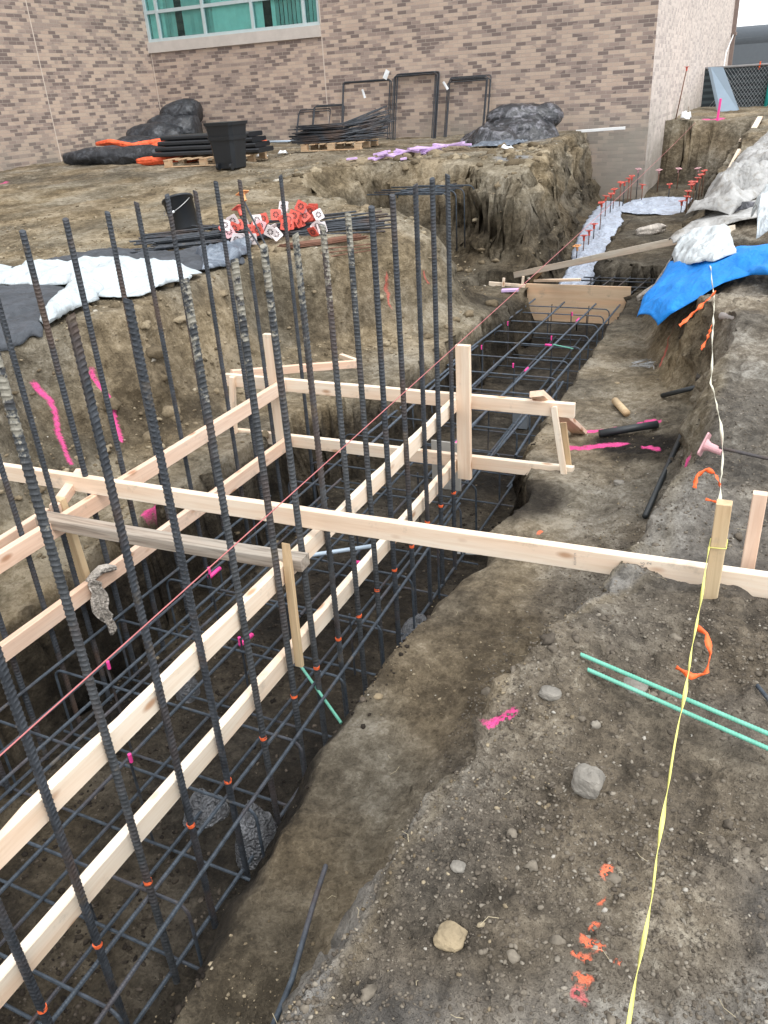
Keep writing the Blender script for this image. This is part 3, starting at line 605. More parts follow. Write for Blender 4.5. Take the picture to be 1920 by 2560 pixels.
# ------------------------------------------------------------------ batter board at the end of the rails
bb = thing('batter_board', (-2.2, 4.57, -2.2), 'pale timber batter board frame with two cross boards where the four rails end', 'batter board')
zU = lambda x: -1.709+0.0066*x; zW = lambda x: -2.1173+0.0109*x
beam('cross_board', (-0.947, 4.567, zU(-0.947)-H2/2), (-3.447, 4.567, zU(-3.447)-H2/2), T2, H2, W_NEW, bb, seed=1)
beam('cross_board', (-0.934, 4.571, zW(-0.934)-H2/2), (-3.42, 4.571, zW(-3.42)-H2/2), T2, H2, W_NEW, bb, seed=2)
beam('leg', (-0.965, 4.525, -2.26), (-1.065, 4.535, -1.735), 0.038, 0.019, W_NEW, bb, up=(0, 1, 0))
beam('leg', (-0.955, 4.605, -2.26), (-1.02, 4.61, -1.86), 0.038, 0.019, W_STK, bb, up=(0, 1, 0))
beam('leg', (-3.435, 4.525, -2.30), (-3.369, 4.535, -1.74), 0.038, 0.038, W_NEW, bb, up=(0, 1, 0))
beam('brace', (-1.17, 4.53, -1.662), (-1.04, 5.30, -2.21), 0.038, 0.089, W_PINK, bb, up=(1, 0, 0.2))
beam('side_board', (-3.42, 4.60, -1.745), (-2.90, 5.55, -1.92), 0.038, 0.06, W_PINK, bb)
beam('side_board_stake', (-3.25, 5.95, -2.0), (-2.88, 5.54, -1.90), 0.038, 0.038, W_NEW, bb)
tag(beam('wooden_post', (-1.62, 4.50, -2.27), (-1.62, 4.495, -1.385), 0.038, 0.089, W_NEW, up=(1, 0, 0)), 'bare pale post standing at the far end of the right-hand rails', 'post')
tag(beam('wooden_post', (-2.99, 4.50, -2.20), (-2.99, 4.50, -1.40), 0.038, 0.089, W_NEW, up=(1, 0, 0)), 'tall pale post standing at the far end of the left-hand rails', 'post')
# long board across everything
big = tag(beam('long_board', (-4.6, 2.607+T2/2+0.0245*4.6, -1.5706-0.0346*4.6), (1.15, 2.607+T2/2-0.0245*1.15, -1.5706+0.0346*1.15), T2, H2, W_NEW, bow=-0.012, seed=4),
          'long pale two-by-four lying across the whole trench from bank to mound', 'lumber board')
for x_ in (-3.62, -2.975, -1.66-0.02, -2.3):   # wires that hang down from it
    yb = 2.607-0.0245*x_; zb_ = -1.526+0.0346*x_
    v, f = tube(resample([(x_, yb+T2+.003, zb_-H2), (x_+.004, yb+T2+.004, zb_+.003), (x_+.006, yb-.003, zb_+.003), (x_+.004, yb-.003, zb_-H2-.01), (x_-.01, yb+.02, zb_-H2-.16)], 0.03), 0.0015, 5)
    w_ = mesh('tie_wire', v, f, WIRE, None, True); w_.parent = big; w_.matrix_local = big.matrix_local.inverted()
def text_on(txt, size, M, mat, parent, name='stamped_lettering'):
    cu = bpy.data.curves.new(name, 'FONT'); cu.body = txt; cu.size = size; cu.align_x = 'CENTER'; cu.extrude = 0.0002
    to = bpy.data.objects.new(name, cu); C.objects.link(to); bpy.context.view_layer.update()
    me_ = bpy.data.meshes.new_from_object(to); bpy.data.objects.remove(to); me_.materials.clear(); me_.materials.append(mat)
    o = bpy.data.objects.new(name, me_); C.objects.link(o); o.parent = parent; o.matrix_local = parent.matrix_local.inverted() @ M; return o
INK = plain('stamp_ink', (0.33, 0.29, 0.26), 0.8, var=0.35, scale=60)
def front(x, dz): return (x, 2.607-0.0245*x-0.0012, -1.5706+0.0346*x+dz+0.0)
for txt, sz, x_, dz in (('AFPAS', 0.020, -0.262, -0.004), ('SPF', 0.014, -0.246, -0.018), ('2', 0.022, -0.240, 0.022), ('KD-HT 19', 0.012, -0.508, -0.006)):
    Mt = Matrix.Translation(front(x_, dz)) @ Matrix.Rotation(R(90), 4, 'X') @ Matrix.Rotation(R(92), 4, 'Z')
    text_on(txt, sz, Mt, INK, big)
tag(beam('weathered_board', (-3.03, 2.40, -1.735), (-1.60, 2.463, -1.735), 0.075, 0.055, W_OLD, bow=-0.01, seed=6), 'grey weathered board resting across between the two rail rows below the long pale board', 'lumber board')
tag(beam('pointed_stake', (-1.628, 2.362, -2.21), (-1.637, 2.39, -1.61), 0.022, 0.038, W_STK, up=(1, 0, 0), point=0.07), 'narrow pointed stake hanging on the right-hand rails', 'stake')
tag(beam('pink_board', (-3.09, 1.2, -1.80), (-3.12, 2.52, -1.79), 0.035, 0.075, W_PINK), 'pinkish board lying outside the upper left rail at the frame edge', 'lumber board')
tag(beam('wooden_post', (-3.03, 2.56, -2.25), (-3.05, 2.545, -1.70), 0.038, 0.064, W_STK, up=(1, 0, 0)), 'short post wedged behind the left rails near the grey weathered board', 'post')
tag(beam('brace', (-3.04, 2.50, -1.735), (-3.17, 2.83, -1.70), 0.05, 0.05, W_PINK), 'short pinkish brace block beside the upper left rail', 'lumber block')
# stakes on the mound
tag(beam('square_stake', on(-0.03, 2.53, -0.2), (-0.03, 2.545, -1.245), 0.048, 0.046, W_STK, up=(0, 1, 0), seed=8), 'square yellowish stake in front of the long board, tied with yellow ribbon', 'stake')
tag(beam('square_stake', on(0.075, 2.74, -0.2), (0.075, 2.745, -1.29), 0.046, 0.036, W_PINK, up=(0, 1, 0), seed=9), 'pinkish stake with a knot, just behind the long board', 'stake')

# ------------------------------------------------------------------ reinforcing cages
def XE(y): return float(np.interp(y, [0, 1, 4.5, 10], [-1.485, -1.50, -1.655, -1.69]))
HR, ZH = 0.0065, -2.47
def hoop_pts(x0, x1, zt, zb, rc=0.055):
    P = [(x0, 0, zb), (x0, 0, zt-rc)]
    P += [(x0+rc-rc*math.cos(a), 0, zt-rc+rc*math.sin(a)) for a in np.linspace(0.3, math.pi/2, 5)]
    P += [(x1-rc+rc*math.sin(a), 0, zt-rc+rc*math.cos(a)) for a in np.linspace(0, math.pi/2-0.3, 5)]
    P += [(x1, 0, zt-rc), (x1, 0, zb)]
    return P
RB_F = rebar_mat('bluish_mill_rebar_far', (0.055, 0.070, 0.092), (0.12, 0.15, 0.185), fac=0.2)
def cage(name, loc, label, hoops, longs, lows, pins, lr, XL_, tm=RB_B):
    t = thing(name, loc, label, 'rebar cage')
    cache = {}
    for y_ in hoops:
        xe = round(XE(y_), 2)
        if xe not in cache:
            v, f = ribbed(np.array(hoop_pts(XL_, xe, ZH, -2.90)), HR, 7); me_ = bpy.data.meshes.new('hoop'); me_.from_pydata((v-np.array([0, 0, 0])).tolist(), [], f); me_.materials.append(tm)
            v, f = ribbed([(XL_-0.05, 0, 0), (xe+0.12, 0, 0)], HR, 7); m2 = bpy.data.meshes.new('bottom_cross_bar'); m2.from_pydata(v.tolist(), [], f); m2.materials.append(RB_B); cache[xe] = (me_, m2)
        o = bpy.data.objects.new('hoop', cache[xe][0]); C.objects.link(o); o.parent = t; o.location = (-loc[0], y_-loc[1], -loc[2]+random.uniform(-.006, .006)); o.rotation_euler = (random.uniform(-.01, .01), 0, random.uniform(-.008, .008))
        o = bpy.data.objects.new('bottom_cross_bar', cache[xe][1]); C.objects.link(o); o.parent = t; o.location = (-loc[0]+random.uniform(-.03, .03), y_+random.uniform(-.03, .03)-loc[1], -2.875-loc[2])
    for (xa, xb, y0, y1, z_) in longs:
        v, f = ribbed([(xa, y0, z_), (xb, y1, z_+random.uniform(-.01, .01))], lr, 8); mesh('long_bar', v, f, tm, t)
    for (xa, y0, y1) in lows:
        v, f = ribbed([(xa, y0, -2.86), (xa+random.uniform(-.03, .03), y1, -2.86)], lr, 7); mesh('bottom_long_bar', v, f, RB_B, t)
    for (x_, y_, top, pink) in pins:
        v, f = ribbed([(x_, y_, -2.9), (x_+random.uniform(-.015, .015), y_, top)], 0.006, 6); p_ = mesh('pin', v, f, RB, t)
        if pink:
            v, f = tube([(x_, y_, top-0.04), (x_, y_, top+0.003)], 0.0085, 7); q = mesh('paint_mark', v, f, PINK); q.parent = p_; q.matrix_local = Matrix.Identity(4)
    return t
nh = [0.15, 0.55, 0.95, 1.36, 1.76, 2.19, 2.62, 3.12, 3.56, 4.03, 4.47, 4.82, 5.36, 5.84]
zt_ = ZH+0.014
cage('rebar_cage', (-2.2, 3, -2.9), 'near reinforcing cage of bluish bars on the trench floor beneath the upright bars', nh,
     [(XE(0)+0.0, XE(4.5)-0.004, -0.4, 4.5, zt_), (-1.655, -1.69, -0.4, 4.2, zt_), (-1.66, -1.70, 4.0, 6.2, zt_+0.02), (-1.92, -1.95, -0.4, 3.4, zt_+.003), (-2.17, -2.22, -0.4, 5.2, zt_), (-2.50, -2.45, 0.2, 4.0, zt_), (-2.60, -2.60, 0.6, 4.6, zt_+0.004), (-2.74, -2.76, 0.8, 5.2, zt_), (-2.98, -2.95, 1.2, 4.2, zt_), (-2.02, -2.02, 3.0, 6.2, zt_)],
     [(-1.655, -0.4, 5.9), (-2.0, -0.4, 5.9), (-2.35, -0.4, 5.9), (-2.72, 0, 5.9), (-2.95, 0.6, 5.0)],
     [(x_, y_+0.02, ZH+dz, pk) for y_, x_, dz, pk in ((1.36, -2.1, -.02, 0), (1.76, -2.13, 0.09, 1), (2.19, -2.62, 0.12, 1), (2.62, -2.16, 0.08, 1), (2.62, -2.8, 0.0, 0), (3.12, -2.70, 0.09, 1), (3.12, -2.2, 0, 0), (3.56, -2.14, 0.1, 1), (4.03, -2.2, 0, 0), (4.47, -2.7, 0.04, 0), (4.82, -2.1, 0.02, 0), (5.36, -1.98, 0.05, 1), (1.36, -1.75, -.02, 0), (2.19, -1.78, -.02, 0), (3.12, -1.8, -.02, 0), (4.03, -1.82, -.02, 0), (0.95, -2.2, 0.05, 1))], 0.0082, -2.98)
fh = [6.25, 6.72, 7.2, 7.7, 8.22, 8.66, 9.11, 9.5, 9.85]
cage('rebar_cage', (-2.2, 8, -2.9), 'far reinforcing cage whose long bars run up to the plywood panel', fh,
     [(-1.69, -1.60, 5.3, 10.0, zt_), (-1.60, -1.66, 5.6, 7.4, zt_-0.12), (-2.05, -1.88, 5.2, 9.97, zt_+0.004), (-2.38, -2.27, 5.2, 10.0, zt_), (-2.76, -2.64, 7.2, 10.0, zt_+.02), (-2.78, -2.72, 5.4, 8.0, zt_), (-2.66, -2.70, 5.0, 7.2, zt_)],
     [(-1.66, 5.6, 9.9), (-2.0, 5.6, 9.9), (-2.35, 5.6, 9.9), (-2.7, 5.8, 9.9)],
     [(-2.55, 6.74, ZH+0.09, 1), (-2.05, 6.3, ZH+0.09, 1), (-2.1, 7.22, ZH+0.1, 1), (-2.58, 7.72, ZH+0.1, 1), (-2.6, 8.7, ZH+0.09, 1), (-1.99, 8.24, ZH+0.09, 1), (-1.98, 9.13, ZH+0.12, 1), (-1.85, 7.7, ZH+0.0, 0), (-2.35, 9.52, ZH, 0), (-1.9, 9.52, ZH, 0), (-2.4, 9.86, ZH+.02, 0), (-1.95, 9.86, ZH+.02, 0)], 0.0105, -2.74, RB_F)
# wet tie wire swirl and pink dabs where the layout crosses the cage
for i, (a, b) in enumerate((((-2.18, 2.66, zt_), (-2.17, 2.76, zt_)), ((-2.72, 3.15, zt_), (-2.72, 3.26, zt_)), ((-2.0, 3.58, zt_), (-1.9, 3.60, zt_)), ((-2.03, 5.40, zt_), (-2.03, 5.5, zt_)), ((-2.05, 6.33, zt_), (-2.05, 6.43, zt_)), ((-2.0, 7.28, zt_), (-2.0, 7.38, zt_)), ((-2.6, 7.2, ZH), (-2.52, 7.2, ZH)), ((-2.05, 8.22, ZH), (-1.98, 8.22, ZH)), ((-1.93, 9.15, zt_), (-1.93, 9.28, zt_)))):
    v, f = tube([a, b], 0.0125, 8); tag(mesh('pink_marking', v, f, PINK, None, True, org=a), 'pink paint dab on the cage bars, %s from the near end' % ORD[i], 'paint mark', 'pink dabs on the cage')

# ------------------------------------------------------------------ sheets, heaps
def film(name, col, rough=0.45, var=0.25, scale=3, cre=0.55, spec=0.5, streak=None):
    m, ns, ls, b = newmat(name); v = objvec(ns, ls)
    n = noise(ns, ls, v, scale, 5, 0.6, 0.8)
    r = ramp(ns, [(0.35, tuple(c*(1-var) for c in col)), (0.65, tuple(min(1, c*(1+var)) for c in col))]); ls.new(n, r.inputs[0]); c = r.outputs[0]
    if streak:
        n2 = noise(ns, ls, v, scale*1.7, 5, 0.65, 1.5); r2 = ramp(ns, [(0.5, (0, 0, 0)), (0.66, (1, 1, 1))]); ls.new(n2, r2.inputs[0]); c = mixc(ns, ls, r2.outputs[0], c, streak)
    ls.new(c, b.inputs['Base Color']); b.inputs['Roughness'].default_value = rough; b.inputs['Specular IOR Level'].default_value = spec
    wb = ns.new('ShaderNodeVectorMath'); wb.operation = 'MULTIPLY_ADD'; nn = N(ns, 'ShaderNodeTexNoise', Scale=scale*1.2, Detail=3.0); ls.new(v, nn.inputs['Vector']); ls.new(nn.outputs[1], wb.inputs[0]); wb.inputs[1].default_value = (0.5, 0.5, 0.5); ls.new(v, wb.inputs[2])
    vc = N(ns, 'ShaderNodeTexVoronoi', Scale=scale*2.2); ls.new(wb.outputs[0], vc.inputs['Vector'])
    nb = bump(ns, ls, b, noise(ns, ls, v, scale*4, 5, 0.65, 1.0), 0.6, 0.03); bump(ns, ls, b, vc.outputs['Distance'], cre, 0.05, nb)
    return m
F_BLK = film('black_insulating_blanket', (0.018, 0.021, 0.026), 0.42, cre=0.3, streak=(0.07, 0.078, 0.09))
F_BLK2 = film('black_plastic_sheet', (0.022, 0.024, 0.028), 0.34, cre=0.3, streak=(0.16, 0.16, 0.18))
F_CHAR = film('charcoal_blanket', (0.045, 0.052, 0.062), 0.7, streak=(0.065, 0.072, 0.085))
F_WHT = film('white_sheet', (0.46, 0.515, 0.54), 0.55, var=0.06)
F_WHT2 = film('white_poly', (0.55, 0.60, 0.62), 0.45, var=0.05)
F_GRY = film('dusty_grey_sheet', (0.36, 0.36, 0.35), 0.55, var=0.2, streak=(0.24, 0.225, 0.20))
F_BLUE = film('blue_fabric', (0.004, 0.23, 0.72), 0.6, var=0.12, cre=0.2)
F_ORG = film('orange_blanket_lining', (0.85, 0.13, 0.045), 0.6, var=0.15)
F_CLR = film('milky_plastic_bag', (0.34, 0.355, 0.38), 0.25, var=0.35, scale=10, cre=0.9)
F_CLR.node_tree.nodes['Principled BSDF'].inputs['Alpha'].default_value = 0.72
F_SLV = film('silvery_blanket', (0.10, 0.125, 0.16), 0.4, streak=(0.24, 0.28, 0.33))
F_RAG = film('dirty_rag', (0.55, 0.50, 0.44), 0.9, var=0.3, scale=9)
def solid(o, t=0.006):
    md = o.modifiers.new('thickness', 'SOLIDIFY'); md.thickness = t; md.offset = 1; return o
def coarse(x, y): return ground(x, y, False)
def resn(P, n):
    P = np.asarray(P, float); L = np.r_[0, np.cumsum(np.linalg.norm(np.diff(P, axis=0), axis=1))]
    s = np.linspace(0, L[-1], n); return np.stack([np.interp(s, L, P[:, i]) for i in range(P.shape[1])], 1)
def sheet(name, A, Bp, mat, nu=60, nv=24, lift=0.02, fold=0.05, fs=2.0, seed=0, parent=None, mid=0., t=0.006, jag=0.02, absz=None, sm=True):
    """ruled sheet between two border polylines lying on the ground; lift = mean height, fold = wrinkle height"""
    A, Bp = resn(A, nu), resn(Bp, nu); v = np.linspace(0, 1, nv)[None, :, None]
    Q = A[:, None, :2]*(1-v) + Bp[:, None, :2]*v; X, Y = Q[..., 0], Q[..., 1]
    X = X + jag*fbm(X*6, Y*6, seed, 3, seed+1)*2; Y = Y + jag*fbm(X*6, Y*6, seed, 3, seed+2)*2
    f = 1-np.abs(fbm(X*fs+0.6*Y, Y*fs*0.7, seed, 3, seed+3))*2.4
    f2 = fbm(X*fs*4, Y*fs*4, seed, 3, seed+4)
    ed = np.sin(np.pi*v[..., 0])**0.5*np.ones((nu, 1)); eu = np.clip(np.minimum(np.arange(nu), nu-1-np.arange(nu))/(nu*0.08), 0, 1)[:, None]
    k = 0.25+0.75*np.minimum(ed, eu)
    if A.shape[1] == 3: Z = A[:, None, 2]*(1-v[..., 0]) + Bp[:, None, 2]*v[..., 0] + (f*fold + f2*fold*0.3)*k + mid*ed
    else: Z = np.maximum(coarse(X, Y), ground(X, Y)) + 0.012 + lift*k + fold*np.clip(f, 0, 1)*k + f2*fold*0.25*k + mid*ed
    i = (np.arange(nu-1)[:, None]*nv+np.arange(nv-1)[None, :]).ravel(); F = np.stack([i, i+nv, i+nv+1, i+1], 1)
    V = np.stack([X.ravel(), Y.ravel(), Z.ravel()], 1)
    n = np.cross(V[F[:, 1]]-V[F[:, 0]], V[F[:, 3]]-V[F[:, 0]])
    if n[:, 2].mean() < 0: F = F[:, ::-1]
    return solid(mesh(name, V, F, mat, parent, sm, org=(float(X.mean()), float(Y.mean()), float(Z.min()))), t)
def heap(name, c, ra, rb, h, mat, rot=0., seed=0, fold=0.12, fs=1.6, nr=26, na=84, power=2.2, parent=None, zb=None, sq=0.2):
    a = np.linspace(0, 2*np.pi, na, endpoint=False)[None, :]; r = np.linspace(0, 1, nr)[:, None]
    wob = 1+sq*fbm(np.cos(a)*1.3+seed, np.sin(a)*1.3, 0, 3, seed)
    lx, ly = ra*r*wob*np.cos(a), rb*r*wob*np.sin(a)
    X = c[0]+lx*math.cos(rot)-ly*math.sin(rot); Y = c[1]+lx*math.sin(rot)+ly*math.cos(rot)
    prof = (1-r**power)**0.75
    wp = fbm(X*fs*0.6, Y*fs*0.6, prof*1.2, 3, seed+5); f = np.sin(prof*h*fs*5.5+wp*7.0+a*1.3*np.sign(fs))*0.55+wp*0.8; f2 = fbm(X*fs*4, Y*fs*4, prof*4, 3, seed+6)
    base = coarse(X, Y) if zb is None else zb
    Z = base - 0.04 + h*prof*(1+0.25*fbm(lx*1.2/ra*2, ly/rb*2, seed, 2, seed+7)) + (fold*f+fold*0.35*f2)*(prof**0.4)
    V = np.stack([X.ravel(), Y.ravel(), Z.ravel()], 1)
    F = [(i*na+j, (i+1)*na+j, (i+1)*na+(j+1) % na, i*na+(j+1) % na) for i in range(nr-1) for j in range(na)]
    return mesh(name, V, F, mat, parent, True, org=(c[0], c[1], float(Z.min())))
def roll(name, P, r, mat, seed=0, flat=0.7, fold=0.18, parent=None, n=22, ends=0.6):
    """a rolled or bunched cloth lying along a path"""
    Q = resample(P, 0.05); m = len(Q); T, U, W = frames(Q); a = np.arange(n)*2*np.pi/n
    s = np.linspace(0, 1, m); rr = r*(1-(1-ends)*np.abs(2*s-1)**4)[:, None]
    cx, cz = np.cos(a)[None, :], np.sin(a)[None, :]
    k = 1+fold*(1-2.2*np.abs(fbm(s[:, None]*m*0.05*2.2+cx*0.8, cz*1.6, seed, 3, seed)))+fold*0.4*fbm(s[:, None]*m*0.2, a[None, :]*2.2, seed, 2, seed+1)
    side = np.cross(T, (0, 0, 1.)); side /= np.linalg.norm(side, axis=1)[:, None]
    V = Q[:, None, :] + (rr*k*cx)[..., None]*side[:, None, :] + (rr*k*cz*flat)[..., None]*np.array((0, 0, 1.))
    F = [(i*n+j, i*n+(j+1) % n, (i+1)*n+(j+1) % n, (i+1)*n+j) for i in range(m-1) for j in range(n)] + [tuple(range(n-1, -1, -1)), tuple((m-1)*n+j for j in range(n))]
    return mesh(name, V.reshape(-1, 3), F, mat, parent, True, org=tuple(Q[0]))
def path(pts, dz=0.): return [(x_, y_, gz(x_, y_)+dz) for x_, y_ in pts]

# ---- far left: blankets against the wall
t = thing('blanket_heap', on(-13.2, 16.8), 'big black bundled blanket heaped in the brick corner', 'blanket heap')
for pts, r_, z_, sd in (([(-14.05, 16.6), (-13.4, 16.45), (-12.75, 16.7)], 0.36, 0.25, 3), ([(-13.85, 17.1), (-13.3, 17.05), (-12.7, 17.2)], 0.40, 0.42, 4), ([(-13.6, 17.35), (-13.2, 17.3), (-12.75, 17.4)], 0.34, 0.72, 5), ([(-13.9, 15.9), (-13.3, 15.8), (-12.9, 16.0)], 0.26, 0.12, 6)):
    roll('folded_blanket', path(pts, z_), r_, F_BLK, sd, 0.85, 0.2, t, 30, 0.75)
o = roll('blanket_roll', path([(-12.95, 13.15), (-12.0, 13.3), (-11.1, 13.5), (-10.6, 13.6)], 0.12), 0.2, F_BLK, 5, 0.8); tag(o, 'long low black blanket roll lying on the yard nearest the left wall', 'blanket')
o = heap('blanket_heap', (-12.0, 14.35), 1.25, 0.75, 0.36, F_CHAR, 0.25, seed=8, fold=0.09, fs=2.2, power=3); tag(o, 'low folded charcoal blanket with an orange lining showing, between roll and big heap', 'blanket heap')
for k_, pts in enumerate(([(-12.55, 13.62), (-12.1, 13.55), (-11.6, 13.55), (-11.15, 13.75), (-10.85, 14.2)], [(-11.35, 13.45), (-10.95, 13.52), (-10.55, 13.75)])):
    P_ = [(a, b, gz(a, b)+(0.34 if k_ == 0 else 0.22)+0.04*math.sin(i*2.1)) for i, (a, b) in enumerate(pts)]
    rr_ = roll('orange_lining', P_, 0.035, F_ORG, 11+k_, 1.3, 0.35, parent=o)
o = roll('orange_blanket', path([(-10.95, 12.85), (-10.5, 12.95), (-10.1, 13.1), (-9.85, 13.25)], 0.07), 0.06, F_ORG, 21, 1.0, 0.4); tag(o, 'crumpled orange blanket edge in front of the black bundle on the pallet', 'blanket')
o = roll('orange_blanket', path([(-11.2, 15.9), (-10.6, 15.7), (-10.0, 15.3), (-9.5, 15.0)], 0.17), 0.07, F_ORG, 23, 0.8, 0.4); tag(o, 'orange blanket showing between the big black heap and the wheeled bin', 'blanket')
PALW = wood_mat('pallet_wood', (0.50, 0.38, 0.25), (0.38, 0.27, 0.17), knots=False)
def pallet(x, y, rz, label, L=1.2, Wd=1.0):
    t = thing('wooden_pallet', on(x, y), label, 'pallet', None); z0 = gz(x, y); c_, s_ = math.cos(rz), math.sin(rz)
    def pt(a, b, h): return (x+a*c_-b*s_, y+a*s_+b*c_, z0+h)
    for b in np.linspace(-Wd/2+0.05, Wd/2-0.05, 3):
        for a in (-L/2+0.07, 0, L/2-0.07): beam('block', pt(a-0.06, b, 0.065), pt(a+0.06, b, 0.065), 0.09, 0.09, PALW, t)
        beam('bottom_board', pt(-L/2, b, 0.011), pt(L/2, b, 0.011), 0.09, 0.018, PALW, t)
    for a in np.linspace(-L/2+0.05, L/2-0.05, 7): beam('deck_board', pt(a, -Wd/2, 0.12), pt(a, Wd/2, 0.12), 0.095, 0.018, PALW, t)
    return t
pallet(-9.25, 12.95, 0.15, 'pale pallet under the stack of black bundles beside the wheeled bin', 1.5, 1.1)
pallet(-7.75, 14.85, 0.1, 'dark pallet under the pile of short black bars near the wall')
BLK = plain('black_plastic', (0.012, 0.015, 0.019), 0.42, var=0.2, scale=4)
def bar_pile(name, c, L, n, w, h, rz, spread, r, mat, label, zb=0.0, seed=1, ribs=True, org=None, stuff=False, group=None, cat='bar pile', up=0.):
    rs_ = np.random.RandomState(seed); mb = MB(); c_, s_ = math.cos(rz), math.sin(rz)
    for i in range(n):
        a = rz+rs_.uniform(-spread, spread); off = rs_.uniform(-w, w); zz = zb+rs_.uniform(0, 1)**1.3*h*(1-(off/w)**2*0.7)
        l = L*rs_.uniform(0.85, 1.02); mx, my = c[0]-s_*off+rs_.uniform(-.08, .08)*L, c[1]+c_*off
        dx, dy = math.cos(a)*l/2, math.sin(a)*l/2; z0 = gz(mx, my)+zz+r; tl = rs_.uniform(-.03, .05)*l*0.5 + up*l*(a-rz+spread)/spread*0.5
        v, f = (ribbed([(mx-dx, my-dy, z0), (mx+dx, my+dy, z0+tl)], r, 6) if ribs else tube([(mx-dx, my-dy, z0), (mx, my, z0), (mx+dx, my+dy, z0+tl)], r, 6)); mb.add(v, f)
    o = mb.build(name, mat, None, True, org=(c[0], c[1], gz(*c))); tag(o, label, cat, group); return o
# stack of black bundles on the first pallet
o = thing('bundle_stack', on(-9.3, 13.0, 0.13), 'stack of black strapped bundles on the pale pallet behind the wheeled bin', 'bundle stack')
for k in range(4):
    beam('bundle', (-10.45+0.05*k, 12.95+0.03*k, gz(-9.3, 13)+0.18+0.085*k), (-8.35-0.06*k, 13.2, gz(-9.3, 13)+0.175+0.085*k), 0.62-0.03*k, 0.075, BLK, o, ch=0.02)
bar_pile('short_bar_pile', (-7.75, 14.9), 1.75, 130, 0.34, 0.30, 0.25, 0.16, 0.0095, RB, 'fanned pile of short black steel bars on the dark pallet by the wall', 0.13, 4, False, up=0.16)
# wheeled bin
t = thing('wheeled_bin', on(-8.37, 12.1), 'tall black wheeled bin with a lid rim, standing in front of the wall', 'bin')
zb_ = gz(-8.37, 12.1)
def frustum(x, y, z0, z1, a0, b0, a1, b1, ch=0.05):
    def ring(a, b, z): return [(x-a+ch, y-b, z), (x+a-ch, y-b, z), (x+a, y-b+ch, z), (x+a, y+b-ch, z), (x+a-ch, y+b, z), (x-a+ch, y+b, z), (x-a, y+b-ch, z), (x-a, y-b+ch, z)]
    return ring(a0, b0, z0)+ring(a1, b1, z1), [(i, (i+1) % 8, 8+(i+1) % 8, 8+i) for i in range(8)]+[tuple(range(7, -1, -1)), tuple(range(8, 16))]
m = MB(); m.add(*frustum(-8.37, 12.1, zb_+.02, zb_+0.46, 0.20, 0.19, 0.235, 0.225)); m.add(*frustum(-8.37, 12.1, zb_+0.44, zb_+0.50, 0.25, 0.24, 0.255, 0.245)); m.add(*frustum(-8.37, 12.1, zb_+0.50, zb_+0.66, 0.243, 0.23, 0.26, 0.25)); m.build('body', BLK, t)
m = MB(); m.add(*frustum(-8.37, 12.1, zb_+0.655, zb_+0.70, 0.28, 0.265, 0.285, 0.27)); m.build('lid', BLK, t)
m = MB(); m.add(*tube([(-8.66, 11.97, zb_+0.64), (-8.66, 12.23, zb_+0.64)], 0.03, 10)); m.build('handle', BLK, t)
for dx in (-0.12, 0.14): MB().add(*tube([(-8.37+dx, 11.88, zb_+0.05), (-8.37+dx+.04, 11.88, zb_+0.05)], 0.05, 14)).build('wheel', BLK, t)
# closed bar frames leaning on the wall
def bar_frame(name_, x0, x1, zb, zt, n, label, lean=0.30, seed=0, r=0.0105, jit=0.03):
    rs_ = np.random.RandomState(seed); t = thing('hoop_bundle', ((x0+x1)/2, 17.6, zb), label, 'bar frame', 'rectangular bar frames leaning on the wall')
    for k in range(n):
        dx0, dx1, dt = rs_.uniform(-jit, jit, 3); y0 = 17.96-lean-0.02*k; yt = 17.96-0.012*k
        rc = 0.05; X0, X1, Z0, Z1 = x0+dx0, x1+dx1, zb+abs(dt)*0.3, zt+dt
        Q = []
        for cx_, cz_, a0 in ((X1-rc, Z1-rc, 0), (X0+rc, Z1-rc, 90), (X0+rc, Z0+rc, 180), (X1-rc, Z0+rc, 270)):
            for d in (0, 30, 60, 90): a = R(a0+d); Q.append((cx_+rc*math.cos(a), cz_+rc*math.sin(a)))
        Q.append(Q[0]); P_ = [(x_, y0+(yt-y0)*(z_-zb)/(zt-zb), z_) for x_, z_ in Q]
        v, f = tube(P_, r, 6, False); mesh('hoop_bar', v, f, RB, t, True)
    return t
fr1 = bar_frame('bar_frame', -9.15, -8.02, -0.98, 0.20, 3, 'tall thin bar frame with a paper tag, left of the thick frame bundle', seed=1)
fr2 = bar_frame('bar_frame', -7.86, -6.92, -1.02, 0.27, 9, 'thick bundle of tall rectangular bar frames, middle of those on the wall', seed=2, jit=0.055)
fr3 = bar_frame('bar_frame', -6.68, -5.82, -1.02, 0.10, 5, 'tall bar frames right of the thick bundle, next to the black sheeting heap', seed=3, jit=0.05)
bar_frame('bar_frame', -10.38, -9.55, -0.98, -0.33, 2, 'low bar frame furthest left on the wall, behind the short bar pile', seed=4)
bar_frame('bar_frame', -9.95, -9.2, -0.98, -0.24, 3, 'low bar frame second from the left, overlapping the first', seed=5)
PAPER = plain('white_paper', (0.75, 0.78, 0.8), 0.7, var=0.05)
for (xa, za, rot, par) in ((-8.06, 0.28, -0.5, fr1), (-8.62, -0.05, 0.3, fr1), (-6.72, 0.0, 0.6, fr3)):
    c_, s_ = math.cos(rot), math.sin(rot); w2, h2 = (0.05, 0.09) if za > 0.1 else (0.025, 0.09)
    V_ = [(xa+a*c_-b*s_, 17.80+(0.01 if i % 2 else 0), za+a*s_+b*c_) for i, (a, b) in enumerate(((-w2, -h2), (w2, -h2), (w2, h2), (-w2, h2)))]
    solid(mesh('paper_tag', V_, [(0, 1, 2, 3)], PAPER, par), 0.002)
